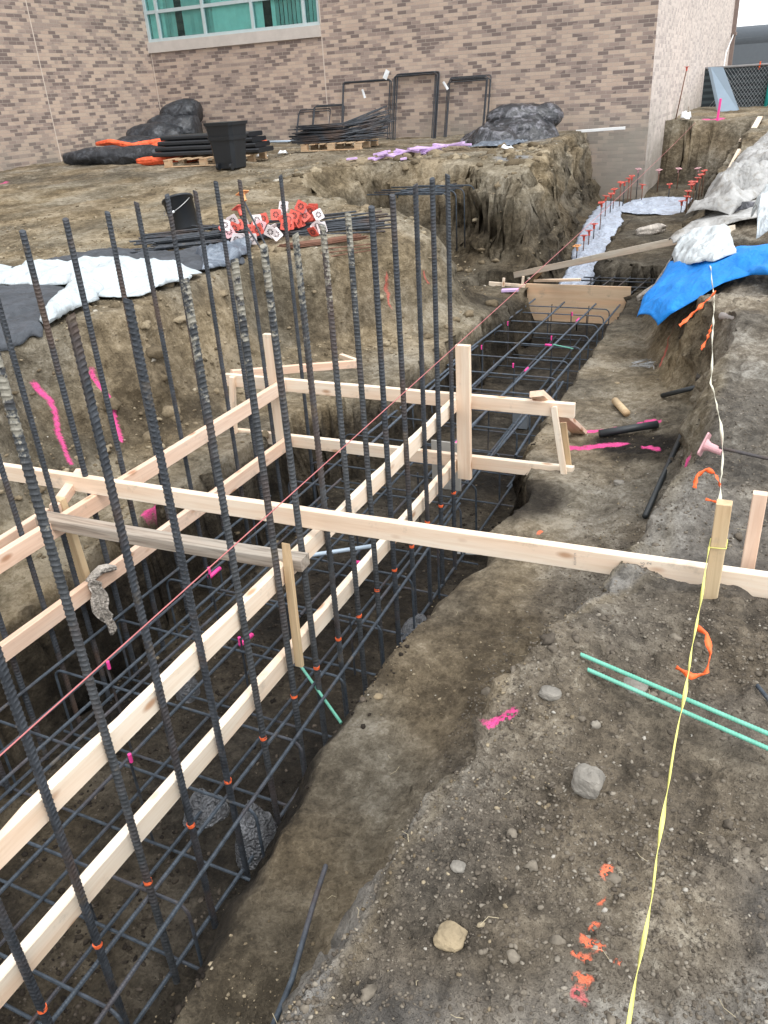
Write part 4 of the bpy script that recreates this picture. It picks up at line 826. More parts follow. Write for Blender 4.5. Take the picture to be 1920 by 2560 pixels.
# black sheeting heap on the right of the wall
t = thing('sheeting_heap', on(-4.75, 16.3), 'tall heap of shiny black plastic sheeting against the right part of the wall', 'sheeting heap')
heap('sheeting', (-4.75, 16.35), 0.80, 0.7, 0.52, F_BLK2, 0.1, seed=15, fold=0.06, fs=1.5, power=3.2, sq=0.25, zb=-1.06, parent=t)
for pts, r_, z_, sd in (([(-5.3, 16.2), (-4.85, 16.3), (-4.35, 16.6), (-4.1, 16.9)], 0.27, 0.42, 13), ([(-4.9, 15.9), (-4.5, 15.95), (-4.15, 16.3)], 0.22, 0.2, 14)):
    roll('folded_sheet', [(a_, b__, -1.06+z_) for a_, b__ in pts], r_, F_BLK2, sd, 0.8, 0.28, t, 30, 0.5)
o = heap('sheeting_heap', (-4.85, 14.9), 0.62, 0.42, 0.30, F_BLK2, -0.15, seed=17, fold=0.08, fs=3.2, power=2.6); tag(o, 'low tail of shiny black plastic sheeting in front of the tall heap', 'sheeting heap')
o = sheet('grey_sheet', [(-4.9, 13.9), (-4.5, 13.9), (-4.2, 14.2)], [(-4.7, 14.7), (-4.4, 14.9), (-4.2, 15.2)], F_SLV, 40, 20, 0.01, 0.06, 3, 31); tag(o, 'dusty grey-blue sheet spilling toward the pit edge below the black heap', 'plastic sheet')
# purple foam offcuts
FOAM = plain('lilac_foam', (0.56, 0.40, 0.66), 0.8, var=0.06)
rs = np.random.RandomState(12); k = 0
for i in range(22):
    u = i/21; x_, y_ = lerp(-5.95, -4.95, u)+rs.uniform(-.12, .12), lerp(12.8, 13.45, u)+rs.uniform(-.15, .15)
    L_, W_, H_ = rs.uniform(0.12, 0.42), rs.uniform(0.05, 0.11), 0.03
    z_ = gz(x_, y_)+rs.uniform(0.03, 0.13); a = rs.uniform(-0.3, 0.9); ti = rs.uniform(-.3, .3)
    tag(beam('foam_offcut', (x_-math.cos(a)*L_/2, y_-math.sin(a)*L_/2, z_-ti*L_/2), (x_+math.cos(a)*L_/2, y_+math.sin(a)*L_/2, z_+ti*L_/2), W_, H_, FOAM, ch=0.004),
        'lilac foam offcut in the loose pile on the yard below the leaning frames', 'foam offcut', 'lilac foam pile')
for nm, x_, y_, L_ in (('small lilac foam scrap lying apart on the broken crest above the side pit', -5.45, 12.52, 0.09), ('flat lilac foam scrap left of the foam pile, beside a dark clod', -6.45, 12.72, 0.16), ('tiny lilac foam scrap between the pile and the flat scrap', -6.15, 12.85, 0.12), ('lilac foam piece lying by the small stakes left of the plywood', -2.88, 9.7, 0.2)):
    z_ = gz(x_, y_)+0.03; tag(beam('foam_offcut', (x_-L_/2, y_, z_), (x_+L_/2, y_+0.03, z_+0.01), 0.08, 0.03, FOAM), nm, 'foam offcut')
# pipe lengths by the wall
PVC = plain('pvc_pipe', (0.42, 0.52, 0.62), 0.4, var=0.05); PVCW = plain('white_board', (0.72, 0.73, 0.72), 0.6, var=0.06)
tag(cable('blue_pipe', [(-11.4, 17.55, gz(-11, 17.5)+.03), (-9.9, 17.6, gz(-10, 17.6)+.03)], 0.024, PVC, n=10), 'pale blue pipe lying at the foot of the wall behind the bar pile', 'pipe')
tag(beam('white_strip', (-3.92, 17.62, -0.955), (-2.98, 17.66, -0.93), 0.06, 0.05, PVCW), 'white strip lying against the wall near the building corner, bridging the pit edge', 'trim strip')
# paper and litter
for nm, x_, y_ in (('torn white paper scrap on the yard left of the bar pile', -8.9, 13.9), ('white paper scrap by the low black sheeting', -4.15, 13.75), ('pale paper scrap near the dark pallet', -8.75, 14.4)):
    o = sheet('paper_scrap', [(x_-.09, y_-.05), (x_+.08, y_-.06)], [(x_-.07, y_+.07), (x_+.09, y_+.05)], PAPER, 8, 6, 0.02, 0.05, 9, 3, t=0.003); tag(o, nm, 'litter')

# ---- bank edge: bucket, caps, bar piles, draped sheets
t = thing('bucket', on(-6.15, 7.75), 'black bucket with a wire handle lying tipped on the yard behind the cap pile', 'bucket')
Mb = Matrix.Translation((-6.05, 7.72, gz(-6.1, 7.7)+0.02)) @ Matrix.Rotation(R(-20), 4, 'Y') @ Matrix.Rotation(R(-12), 4, 'X')
rr = [(0, 0.0), (0.135, 0.0), (0.15, 0.02), (0.165, 0.36), (0.178, 0.36), (0.178, 0.385), (0.163, 0.385), (0.145, 0.03), (0, 0.03)]
n_ = 28; V_ = [((r*math.cos(a*2*math.pi/n_)), (r*math.sin(a*2*math.pi/n_)), z) for r, z in rr for a in range(n_)]
F_ = [(i*n_+j, i*n_+(j+1) % n_, (i+1)*n_+(j+1) % n_, (i+1)*n_+j) for i in range(len(rr)-1) for j in range(n_)]
mesh('body', [tuple(Mb @ Vector(v)) for v in V_], F_, BLK, t, True)
STEEL = plain('galvanised_wire', (0.45, 0.46, 0.46), 0.4, 0.7)
hp = [tuple(Mb @ Vector((0.18*math.cos(a), -0.19*math.sin(a)-0.01, 0.33-0.13*math.sin(a)))) for a in np.linspace(0, math.pi, 14)]
v, f = tube(hp, 0.004, 6); mesh('handle', v, f, STEEL, t, True)
v, f = tube([hp[5], hp[6]], 0.012, 8); mesh('grip', v, f, PAPER, t, True)

CAPW = plain('white_cap', (0.66, 0.60, 0.60), 0.55, var=0.06); CAPR = plain('red_cap', (0.62, 0.10, 0.07), 0.5, var=0.15); CAPO = plain('orange_cap', (0.72, 0.33, 0.12), 0.5, var=0.08); CAPP = plain('pink_cap', (0.60, 0.34, 0.36), 0.5, var=0.08)
HOLE = plain('cap_recess', (0.05, 0.03, 0.03), 0.9)
def cap_mesh(mat, s=0.052, th=0.007):
    mb = MB(); c4 = 0.008
    ring = [(-s+c4, -s), (s-c4, -s), (s, -s+c4), (s, s-c4), (s-c4, s), (-s+c4, s), (-s, s-c4), (-s, -s+c4)]
    mb.add([(x, y, 0) for x, y in ring]+[(x, y, th) for x, y in ring], [(i, (i+1) % 8, 8+(i+1) % 8, 8+i) for i in range(8)]+[tuple(range(7, -1, -1)), tuple(range(8, 16))])
    n = 14; rr = [(0.017, 0.0), (0.017, -0.075), (0.012, -0.075), (0.012, -0.005)]
    mb.add([(r*math.cos(j*2*math.pi/n), r*math.sin(j*2*math.pi/n), z) for r, z in ((0.030, 0), (0.019, -0.02), (0.017, -0.075), (0.012, -0.075), (0.012, -0.01))  for j in range(n)], [(i*n+(j+1) % n, i*n+j, (i+1)*n+j, (i+1)*n+(j+1) % n) for i in range(4) for j in range(n)])
    me_ = bpy.data.meshes.new('safety_cap'); me_.from_pydata(np.concatenate(mb.v).tolist(), [], mb.f); me_.materials.append(mat); return me_
sm_ = MB()
for q in range(9):
    a0 = q*2*math.pi/9; w0, w1 = 0.17, 0.24
    sm_.add([(0.012*math.cos(a0-w0), 0.012*math.sin(a0-w0), 0.0078), (0.032*math.cos(a0-w1), 0.032*math.sin(a0-w1), 0.0078), (0.032*math.cos(a0+w1), 0.032*math.sin(a0+w1), 0.0078), (0.012*math.cos(a0+w0), 0.012*math.sin(a0+w0), 0.0078)], [(0, 1, 2, 3)])
SLOT = bpy.data.meshes.new('wheel_slots'); SLOT.from_pydata(np.concatenate(sm_.v).tolist(), [], sm_.f); SLOT.materials.append(HOLE)
CM = {k_: cap_mesh(m_) for k_, m_ in (('w', CAPW), ('r', CAPR), ('o', CAPO), ('p', CAPP))}
CN = {'w': 'white', 'r': 'red', 'o': 'orange', 'p': 'pinkish'}
def cap(kind, loc, nrm, spin=0., parent=None, label=None, group=None):
    o = bpy.data.objects.new('cap' if parent else 'safety_cap', CM[kind]); C.objects.link(o)
    q_ = Vector(nrm).to_track_quat('Z', 'Y') @ Euler((0, 0, spin)).to_quaternion()
    if parent: o.parent = parent; o.matrix_local = Matrix.Translation(Vector(loc)-parent.location) @ q_.to_matrix().to_4x4()
    else:
        o.matrix_local = Matrix.Translation(loc) @ q_.to_matrix().to_4x4(); tag(o, label, 'safety cap', group)
    s = bpy.data.objects.new('wheel_slots', SLOT); C.objects.link(s); s.parent = o
    return o
rs = np.random.RandomState(5); cams = Vector((0, 0, 0))
spots = []
for i in range(58):
    u = rs.uniform(0, 1); side = rs.uniform(-0.5, 0.5)
    x_ = lerp(-5.0, -4.35, u)+side*0.35; y_ = lerp(6.98, 7.72, u)-side*0.35
    spots.append((x_, y_, gz(x_, y_)+0.05+rs.uniform(0.0, 0.26)*(1-abs(side)*1.3)))
for i, p_ in enumerate(spots):
    kd = ['w', 'r', 'r', 'w', 'r', 'r', 'w', 'p', 'r'][i % 9]; 
    if i == 30: kd = 'o'
    d = (cams-Vector(p_)).normalized() + Vector(rs.uniform(-0.55, 0.55, 3))
    cap(kd, p_, d, rs.uniform(-0.6, 0.6), None, {'w': 'white square safety cap with a wheel pattern in the heap at the bank edge', 'r': 'red square safety cap with a wheel pattern in the heap at the bank edge', 'p': 'faded pinkish square safety cap in the heap at the bank edge', 'o': 'plain orange square safety cap in the heap at the bank edge'}[kd], CN[kd]+' safety caps in the heap at the bank edge')
# two capped rods leaning out of the heap
for nm, kd, p0, p1 in (('steel rod with an orange mushroom cap sticking up out of the cap heap', 'o', (-4.38, 6.75, -1.28), (-4.72, 6.95, -0.86)), ('steel rod with a red mushroom cap leaning beside the orange-capped one', 'r', (-4.40, 6.70, -1.3), (-4.72, 6.85, -0.98))):
    t = thing('capped_rod', p0, nm, 'capped rod'); v, f = ribbed([p0, p1], 0.009, 8); mesh('rod', v, f, RB, t, True); cap(kd, (p1[0], p1[1], p1[2]+0.06), (p1[0]-p0[0], p1[1]-p0[1], p1[2]-p0[2]+.3), 0.3, t)
bar_pile('loose_rebar_pile', (-4.85, 7.45), 2.5, 34, 0.22, 0.10, 0.62, 0.16, 0.0105, RB, 'pile of dark loose rebars lying under the heap of safety caps', 0.0, 7)
bar_pile('loose_rebar_pile', (-5.35, 7.35), 1.1, 16, 0.25, 0.12, -0.5, 0.4, 0.009, RB, 'short dark bars tangled at the left side of the cap heap', 0.0, 9)
bar_pile('rusty_rod_pile', (-4.02, 7.22), 0.85, 24, 0.05, 0.05, 0.78, 0.08, 0.006, RB_R, 'small bundle of thin rusty rods at the bank edge right of the caps', 0.0, 8, False)
# draped sheets on the bank edge
o = sheet('charcoal_sheet', [(-6.9, 4.9), (-6.24, 5.65), (-6.49, 6.39), (-6.25, 6.68), (-5.67, 6.60), (-5.12, 6.78), (-4.95, 7.0)], [(-6.3, 4.6), (-5.8, 5.25), (-5.6, 5.8), (-5.2, 5.9), (-4.7, 5.8), (-4.52, 6.1), (-4.50, 6.5)], F_CHAR, 90, 26, 0.02, 0.06, 2.2, 41); tag(o, 'charcoal blanket strip lying along the top of the left bank behind the white sheet', 'blanket')
o = sheet('silvery_sheet', [(-5.1, 6.61), (-4.91, 6.91), (-4.82, 7.2)], [(-4.52, 5.9), (-4.50, 6.3), (-4.52, 6.62)], F_SLV, 50, 24, 0.06, 0.09, 3, 43); tag(o, 'crumpled grey-blue sheet end lying just below the safety caps', 'blanket')
o = sheet('white_sheet', [(-6.9, 4.95), (-6.45, 5.40), (-6.12, 5.66), (-5.88, 5.98), (-5.55, 6.18), (-5.0, 5.98), (-4.5, 5.82)], [(-6.6, 4.55), (-6.02, 4.98), (-5.62, 5.05), (-5.35, 5.15), (-4.75, 4.80), (-4.42, 4.86), (-4.42, 5.62)], F_WHT, 110, 44, 0.05, 0.085, 2.6, 45, jag=0.035); tag(o, 'bright white rumpled sheet draped along the edge of the left bank', 'plastic sheet')
o = sheet('white_sheet', [(-5.46, 5.30), (-4.97, 4.68), (-4.56, 4.06)], [(-5.12, 5.36), (-4.61, 4.68), (-4.46, 4.0)], F_WHT, 44, 24, 0.09, 0.05, 4, 46, jag=0.025); tag(o, 'white sheet corner hanging down beside the large dark blanket on the left bank', 'plastic sheet')
o = sheet('charcoal_sheet', [(-6.9, 4.3), (-5.84, 4.86), (-5.5, 5.1), (-5.2, 5.0), (-4.6, 4.1)], [(-5.4, 2.6), (-4.75, 3.2), (-4.53, 3.60), (-4.48, 3.80), (-4.46, 3.95)], F_CHAR, 80, 40, 0.03, 0.05, 2.0, 47); tag(o, 'large charcoal blanket lying over the bank at the left picture edge', 'blanket')

# ---- side pit cage
t = thing('hoop_cage', (-4.6, 11.3, -2.0), 'small cage of bent hoops standing in the side pit behind the sandy block', 'rebar cage')
for k, y_ in enumerate((10.9, 11.15, 11.4, 11.75)):
    P_ = [(x_-0.02*k, 0, z_) for x_, _, z_ in hoop_pts(-4.95, -4.12+0.05*k, -1.28, -2.08, 0.09)]; v, f = tube([(a, y_, c_) for a, _, c_ in P_][1:], 0.010, 7); mesh('hoop', v, f, RB_B, t, True)
    v, f = tube([(-5.35, y_+.05, -1.30), (-4.2, y_+.02, -1.30)], 0.010, 7); mesh('bar', v, f, RB_B, t, True)
v, f = tube([(-4.75, 10.8, -1.27), (-4.35, 11.9, -1.27)], 0.01, 7); mesh('bar', v, f, RB_B, t, True)

# ---- far trench: capped pins
PINS = [(-2.80,13.02,-2.55,0.17),(-2.77,13.35,-2.49,0.24),(-2.75,13.63,-2.43,0.21),(-2.73,13.90,-2.39,0.23),(-2.72,14.35,-2.32,0.43),(-2.83,15.33,-2.27,0.36),(-2.83,15.80,-2.27,0.34),(-2.87,16.30,-2.27,0.36),(-2.81,16.60,-2.26,0.43),(-2.78,16.81,-2.27,0.43),(-2.73,17.00,-2.28,0.48),(-2.71,17.20,-2.27,0.49),(-2.70,17.85,-2.22,0.50),(-2.55,17.56,-2.27,0.29),(-2.4,18.6,-2.18,0.36),(-2.07,17.77,-2.27,0.27),(-2.05,18.9,-2.17,0.34),(-1.66,17.72,-2.26,0.3),(-1.68,18.9,-2.17,0.34),(-1.50,15.49,-2.25,0.3),(-1.52,15.82,-2.24,0.34),(-1.60,15.72,-2.25,0.2),(-1.55,16.6,-2.24,0.36),(-1.54,17.0,-2.24,0.36),(-1.53,17.45,-2.22,0.36),(-1.52,17.9,-2.21,0.36),(-1.5,18.3,-2.20,0.38)]
for i, (x_, y_, z_, h_) in enumerate(PINS):
    h_ = max(h_, 0.2); z_ = gz(x_, y_)-0.02; zt2 = PINS[i][2]+h_
    kd = 'o' if i == 0 else ('p' if i in (12, 14, 16, 18) else 'r')
    grp = 'capped pins along the left line of the far trench' if i < 13 else ('capped pins across the end of the far trench' if i < 19 else 'capped pins at the right bank of the far trench')
    lb = ('orange-capped pin, nearest of the pins in the far trench' if i == 0 else
          (('pale-capped' if kd == 'p' else 'red-capped')+' steel pin, %s from the near end of the left line in the far trench' % ORD[i] if i < 13 else
           (('pale-capped' if kd == 'p' else 'red-capped')+' steel pin, %s from the left across the far trench end' % ORD[i-13] if i < 19 else
            'red-capped steel pin, %s from the near end of the right bank cluster' % ORD[i-19])))
    t = thing('capped_pin', (x_, y_, z_), lb, 'capped pin', grp)
    v, f = tube([(x_, y_, z_), (x_+0.005, y_, zt2)], 0.0085, 7); mesh('rod', v, f, RB_R if i % 3 else RB, t, True)
    cap(kd, (x_, y_, zt2+0.03), (rs.uniform(-.15, .15), rs.uniform(-.2, .05), 1), rs.uniform(0, 1.5), t)
# white film over the bottom of the far trench
GROUT = film('pale_blue_film', (0.40, 0.455, 0.55), 0.4, var=0.15, scale=4, streak=(0.30, 0.32, 0.37))
o = sheet('trench_film', [(-2.80, 11.3), (-2.84, 12.6), (-3.0, 14.0), (-3.12, 15.3), (-3.22, 16.4), (-3.25, 17.6)], [(-2.32, 11.4), (-2.38, 13), (-2.47, 15.1), (-2.6, 15.6), (-2.7, 16.1), (-2.85, 17.4)], GROUT, 120, 16, 0.01, 0.03, 3, 51); tag(o, 'pale bluish plastic film lining the narrow strip of the far trench', 'plastic film')
o = sheet('trench_film', [(-2.85, 16.1), (-2.3, 15.75), (-1.6, 15.7)], [(-2.75, 17.7), (-2.2, 18.1), (-1.62, 17.9)], GROUT, 60, 40, 0.01, 0.05, 3, 53); tag(o, 'pale bluish plastic film spread across the far trench end', 'plastic film')
# ---- plywood and small items round it
tag(beam('plywood_sheet', (-2.79, 10.12, -2.497), (-1.50, 10.10, -2.49), 0.018, 0.46, W_PLY), 'plywood form panel with a round knot closing the far cage', 'plywood panel')
ply = [o for o in C.objects if o.name == 'plywood_sheet'][0]; KN = plain('knot', (0.20, 0.10, 0.05), 0.9); HK = plain('knot_hole', (0.015, 0.01, 0.008), 0.9)
for x_, z_, r_, m_, nm in ((-2.55, -2.36, 0.035, KN, 'knot'), (-2.54, -2.535, 0.032, HK, 'knot_hole'), (-1.86, -2.535, 0.028, HK, 'knot_hole')):
    v, f = tube([(x_, 10.109, z_), (x_, 10.0985, z_)], r_, 14); v = np.array(v); v[:, 0] = x_+(v[:, 0]-x_)*1.35; q = mesh(nm, v, f, m_); q.parent = ply; q.matrix_local = ply.matrix_local.inverted()
tag(beam('long_plank', (-3.02, 10.55, -2.25), (-0.42, 8.72, -1.38), 0.15, 0.075, W_OLDL, seed=3), 'long pale weathered plank slanting over the pit behind the plywood', 'plank')
tag(beam('short_plank', (-2.75, 10.35, -2.28), (-2.15, 10.30, -2.24), 0.05, 0.03, W_NEW), 'short pale plank lying along the plywood top', 'plank')
tag(beam('short_plank', (-2.86, 10.55, -2.35), (-2.62, 10.2, -2.12), 0.02, 0.06, W_STK), 'small upright scrap of wood where the plank meets the plywood', 'wood scrap')
t = thing('small_batter_board', (-3.0, 10.05, -2.35), 'small low batter board on stakes left of the plywood', 'batter board')
beam('cross_board', (-3.28, 10.12, -2.29), (-2.80, 10.12, -2.31), 0.02, 0.06, W_NEW, t); beam('stake', (-3.09, 10.06, -2.48), (-3.07, 10.08, -2.2), 0.03, 0.03, W_NEW, t, up=(0, 1, 0)); beam('stake', (-2.90, 10.30, -2.42), (-2.88, 10.3, -2.22), 0.03, 0.03, W_NEW, t, up=(0, 1, 0))
o = roll('crumpled_rag', path([(-1.35, 9.6), (-1.15, 9.7), (-0.95, 9.9)], 0.03), 0.05, F_RAG, 61, 0.7, 0.5); tag(o, 'pale crumpled rag on the soil right of the plywood', 'rag')
o = roll('wrapper', path([(-1.95, 13.25), (-1.75, 13.4), (-1.6, 13.6)], 0.05), 0.07, F_RAG, 63, 0.8, 0.6); tag(o, 'crumpled dirty wrapper on the soil island of the far trench', 'litter')
# far pit cage behind the plywood
t = thing('rebar_cage', (-1.7, 10.9, -2.6), 'low dark cage in the pit just behind the plywood', 'rebar cage')
for y_ in (10.45, 10.7, 11.0, 11.2): v, f = tube([(-2.3, y_, -2.40), (-1.30, y_, -2.40)], 0.009, 6); mesh('cross_bar', v, f, RB, t, True)
for x_ in (-2.2, -2.0, -1.8, -1.55): v, f = tube([(x_, 10.2, -2.40), (x_+.1, 11.3, -2.40)], 0.009, 6); mesh('long_bar', v, f, RB, t, True)
for x_ in (-2.2, -1.4): 
    for y_ in (10.45, 11.2): v, f = tube([(x_, y_, -2.95), (x_, y_, -2.40)], 0.009, 6); mesh('leg', v, f, RB, t, True)

# ------------------------------------------------------------------ right-hand mound and bench
YEL = plain('yellow_twine', (0.72, 0.70, 0.20), 0.6, var=0.1)
WHT = plain('pale_twine', (0.62, 0.60, 0.48), 0.7, var=0.1)
def ribbon(name, P, wd, mat, parent=None, tw=6.0, ph=0., t=0.0012, twist=True):
    Q = resample(P, 0.012); T, U, W = frames(Q); s = np.linspace(0, 1, len(Q))
    a = ph + (tw*2*np.pi*s if twist else 0*s) + 0.8*np.sin(s*17+ph)
    ww = wd*(0.72+0.28*np.sin(s*31+ph))
    d = np.cos(a)[:, None]*U+np.sin(a)[:, None]*W
    V = np.concatenate([Q-d*ww[:, None]/2, Q+d*ww[:, None]/2]); n = len(Q)
    return solid(mesh(name, V, [(i, i+1, n+i+1, n+i) for i in range(n-1)], mat, parent, True, org=tuple(Q[0])), t)
# yellow ribbon line: from under the viewer to the square stake, then on along the mound
def sag(p, q, n=14, d=0.03, j=0.006, seed=0):
    p, q = np.array(p), np.array(q); s = np.linspace(0, 1, n)[:, None]; P = p*(1-s)+q*s
    P[:, 2] -= (d*4*s*(1-s))[:, 0]; P[:, 0] += j*fbm(s[:, 0]*6, s[:, 0], seed, 2, seed); return P
st = (-0.055, 2.515, -1.40)
o = ribbon('yellow_ribbon', sag((-0.035, 0.55, -1.50), st, 30, 0.03), 0.0105, YEL, None, 5.5, 0.4)
tag(o, 'twisted yellow ribbon line running from the frame bottom up to the square stake', 'ribbon line')
P2 = np.concatenate([sag((-0.045, 2.56, -1.28), (-0.075, 3.42, -1.44), 12, 0.02), sag((-0.078, 3.46, -1.44), (-0.19, 4.25, -1.44), 14, -0.02), sag((-0.2, 4.3, -1.44), (-0.33, 6.0, -1.42), 16, 0.02), sag((-0.33, 6.0, -1.42), (-0.46, 7.2, -1.42), 8, 0.0)])
o = ribbon('yellow_ribbon', P2, 0.014, WHT, None, 6, 1.1); tag(o, 'pale yellow twisted line running from the square stake over the mound to the blue cloth', 'ribbon line')
v, f = tube([(-0.056, 2.512, -1.40), (-0.004, 2.512, -1.395), (-0.004, 2.566, -1.39), (-0.056, 2.566, -1.395), (-0.056, 2.510, -1.402)], 0.002, 6); tag(mesh('twine_wrap', v, f, YEL, None, True, org=(-0.06, 2.5, -1.4)), 'yellow twine wrapped round the square stake', 'twine')
RIB = plain('orange_flagging', (0.95, 0.15, 0.035), 0.55, var=0.08)
def flag(P, wd, lab): tag(ribbon('orange_flagging', P, wd, RIB, None, 0.35, 0.6, 0.001, True), lab, 'flagging ribbon', 'orange flagging ribbons on the yellow line')
flag([(-0.052, 2.16, -1.48), (-0.02, 2.15, -1.49), (-0.0, 2.10, -1.525), (-0.005, 2.03, -1.545), (-0.04, 1.99, -1.535), (-0.085, 2.00, -1.52)], 0.022, 'orange flagging curl on the yellow line just in front of the long board')
flag([(-0.055, 2.93, -1.375), (-0.08, 2.96, -1.335), (-0.115, 2.97, -1.325), (-0.145, 2.95, -1.35), (-0.145, 2.92, -1.385)], 0.022, 'orange flagging hooped on the line behind the square stake')
flag([(-0.10, 2.87, -1.40), (-0.045, 2.86, -1.405)], 0.012, 'tiny orange flagging strip below the hooped one')
flag([(-0.335, 6.1, -1.38), (-0.42, 5.95, -1.46), (-0.52, 5.8, -1.55)], 0.035, 'long orange flagging tail spread on the mound below the blue cloth')
flag([(-0.29, 5.30, -1.40), (-0.30, 5.25, -1.47), (-0.325, 5.2, -1.53)], 0.025, 'short orange flagging hanging from the line, between the tail and the capped rod')
# mason's string
STR = plain('pink_string', (0.46, 0.15, 0.15), 0.7, var=0.1)
tag(cable('mason_string', [tuple(p) for p in sag((-1.43, 0.3, -1.30), (-2.02, 21.5, -1.02), 40, 0.06, 0)], 0.0021, STR, n=6), 'tight reddish string line stretched over the whole trench toward the pink stake', 'string line')
tag(beam('pink_stake', on(-1.62, 21.6, -0.1), (-1.60, 21.6, -0.62), 0.045, 0.10, PINK, up=(0, 1, 0)), 'fluorescent pink stake on the crest at the far end of the trench', 'stake')
# capped rod lying on the mound
t = thing('capped_rod', (-0.13, 3.55, -1.5), 'thin rod lying on the mound with a pinkish square cap on its end', 'capped rod')
zc = -1.455
v, f = ribbed([(-0.095, 3.50, zc), (0.30, 3.42, zc-0.02)], 0.0075, 8); mesh('rod', v, f, RB, t, True)
cap('p', (-0.155, 3.515, zc), (-1, 0.22, 0.25), 0.5, t)
# loose pieces
def lab(o, l, c, g=None): return tag(o, l, c, g)
for a, b, nm in (((-0.345, 1.945), (0.42, 1.70), 'upper green coated rebar lying on the mound under the yellow ribbon'), ((-0.315, 1.905), (0.42, 1.665), 'lower green coated rebar lying on the mound under the yellow ribbon')):
    z0 = max(gz(*a), gz(*b), gz((a[0]+b[0])/2, (a[1]+b[1])/2))+0.012; v, f = ribbed([(a[0], a[1], z0), (b[0], b[1], z0+0.006)], 0.0062, 9); lab(mesh('green_rebar', v, f, RB_G, None, True, org=(a[0], a[1], z0)), nm, 'rebar', 'green coated bars on the mound')
v, f = ribbed([(-1.80, 2.62, -2.455), (-1.46, 2.38, -2.50)], 0.007, 8); lab(mesh('green_rebar', v, f, RB_G, None, True, org=(-1.8, 2.62, -2.45)), 'short green coated bar sticking out at the right edge of the cage', 'rebar')
v, f = ribbed([(-2.86, 3.3, -2.42), (-2.68, 3.42, -2.40)], 0.006, 7); lab(mesh('green_rebar', v, f, RB_G, None, True, org=(-2.86, 3.3, -2.42)), 'dull green bar end seen below the left part of the long board', 'rebar')
v, f = ribbed([(-1.95, 8.15, ZH+.03), (-1.72, 8.05, ZH+.03)], 0.006, 7); lab(mesh('green_rebar', v, f, RB_G, None, True, org=(-1.95, 8.15, ZH)), 'short green bar lying across the far cage', 'rebar')
lab(cable('blue_pipe', [(-2.62, 3.30, -2.36), (-2.2, 3.42, -2.36), (-1.86, 3.60, -2.33)], 0.0125, PVC, n=12), 'pale blue plastic pipe lying on the cage below the long board', 'pipe')
PB = plain('black_pipe', (0.022, 0.027, 0.03), 0.5, var=0.2)
for pts, r, l in (([(-0.42, 3.95), (-0.37, 5.25)], 0.016, 'dark grey pipe leaning against the foot of the mound beside the pink paint lines'), ([(-0.90, 5.18), (-0.55, 5.36)], 0.026, 'short black pipe lying in the black patch between the pink paint lines'), ([(-0.60, 5.95), (-0.36, 5.78)], 0.018, 'dark stub of pipe at the foot of the mound above the pink lines')):
    P_ = [(x_, y_, gz(x_, y_)+r*1.2) for x_, y_ in pts]; lab(cable('pipe', P_, r, PB, n=10), l, 'pipe')
lab(cable('grey_pipe', [(-0.27, 5.95, gz(-.27, 5.95)+.03), (0.25, 5.50, gz(.25, 5.5)+.03)], 0.026, plain('dusty_pipe', (0.40, 0.38, 0.36), 0.8, var=0.2, scale=14), n=12), 'dusty pale pipe lying on the mound below the blue cloth', 'pipe')
v, f = ribbed([(-0.90, 1.30, -1.93), (-0.86, 1.16, -1.90), (-0.80, 0.95, -1.88), (-0.76, 0.7, -1.86)], 0.0068, 9); lab(mesh('bent_rebar', v, f, RB_B, None, True, org=(-0.9, 1.3, -1.95)), 'bent dark rebar on the slope at the bottom edge of the picture', 'rebar')
v, f = ribbed([(0.135, 2.06, gz(.135, 2.06)+.01), (0.24, 1.90, gz(.24, 1.9)+.01)], 0.006, 8); lab(mesh('steel_pin', v, f, RB_B, None, True, org=(.135, 2.06, -1.5)), 'short steel pin on the mound at the right picture edge', 'pin')
lab(cable('wooden_peg', [(-0.93, 5.92, gz(-.93, 5.92)+.03), (-0.80, 5.66, gz(-.8, 5.66)+.03)], 0.027, W_STK, n=9), 'rounded pale wooden peg lying on the right bench', 'wooden peg')
lab(beam('timber_stub', (-0.37, 5.86, -2.2), (-0.36, 5.84, -1.9), 0.09, 0.03, plain('dark_wet_board', (0.06, 0.05, 0.04), 0.9), up=(1, 0, 0)), 'dark board stub pressed into the foot of the mound', 'board')
rs = np.random.RandomState(9); mb = MB()
for i in range(16):
    a = rs.uniform(-0.4, 0.9); x_, y_ = -0.93+rs.uniform(-.06, .1), 6.95+rs.uniform(-.1, .12); z_ = gz(x_, y_)+0.02+rs.uniform(0, .02)
    v, f = tube([(x_, y_, z_), (x_+0.16*math.cos(a), y_+0.16*math.sin(a), z_+.01), (x_+0.16*math.cos(a)+.01, y_+0.16*math.sin(a)-.03, z_-0.03)], 0.003, 5); mb.add(v, f)
lab(mb.build('bar_ties', STEEL, None, True, org=(-0.93, 6.95, gz(-.93, 6.95))), 'small bundle of grey wire ties lying on the right bench', 'wire ties')
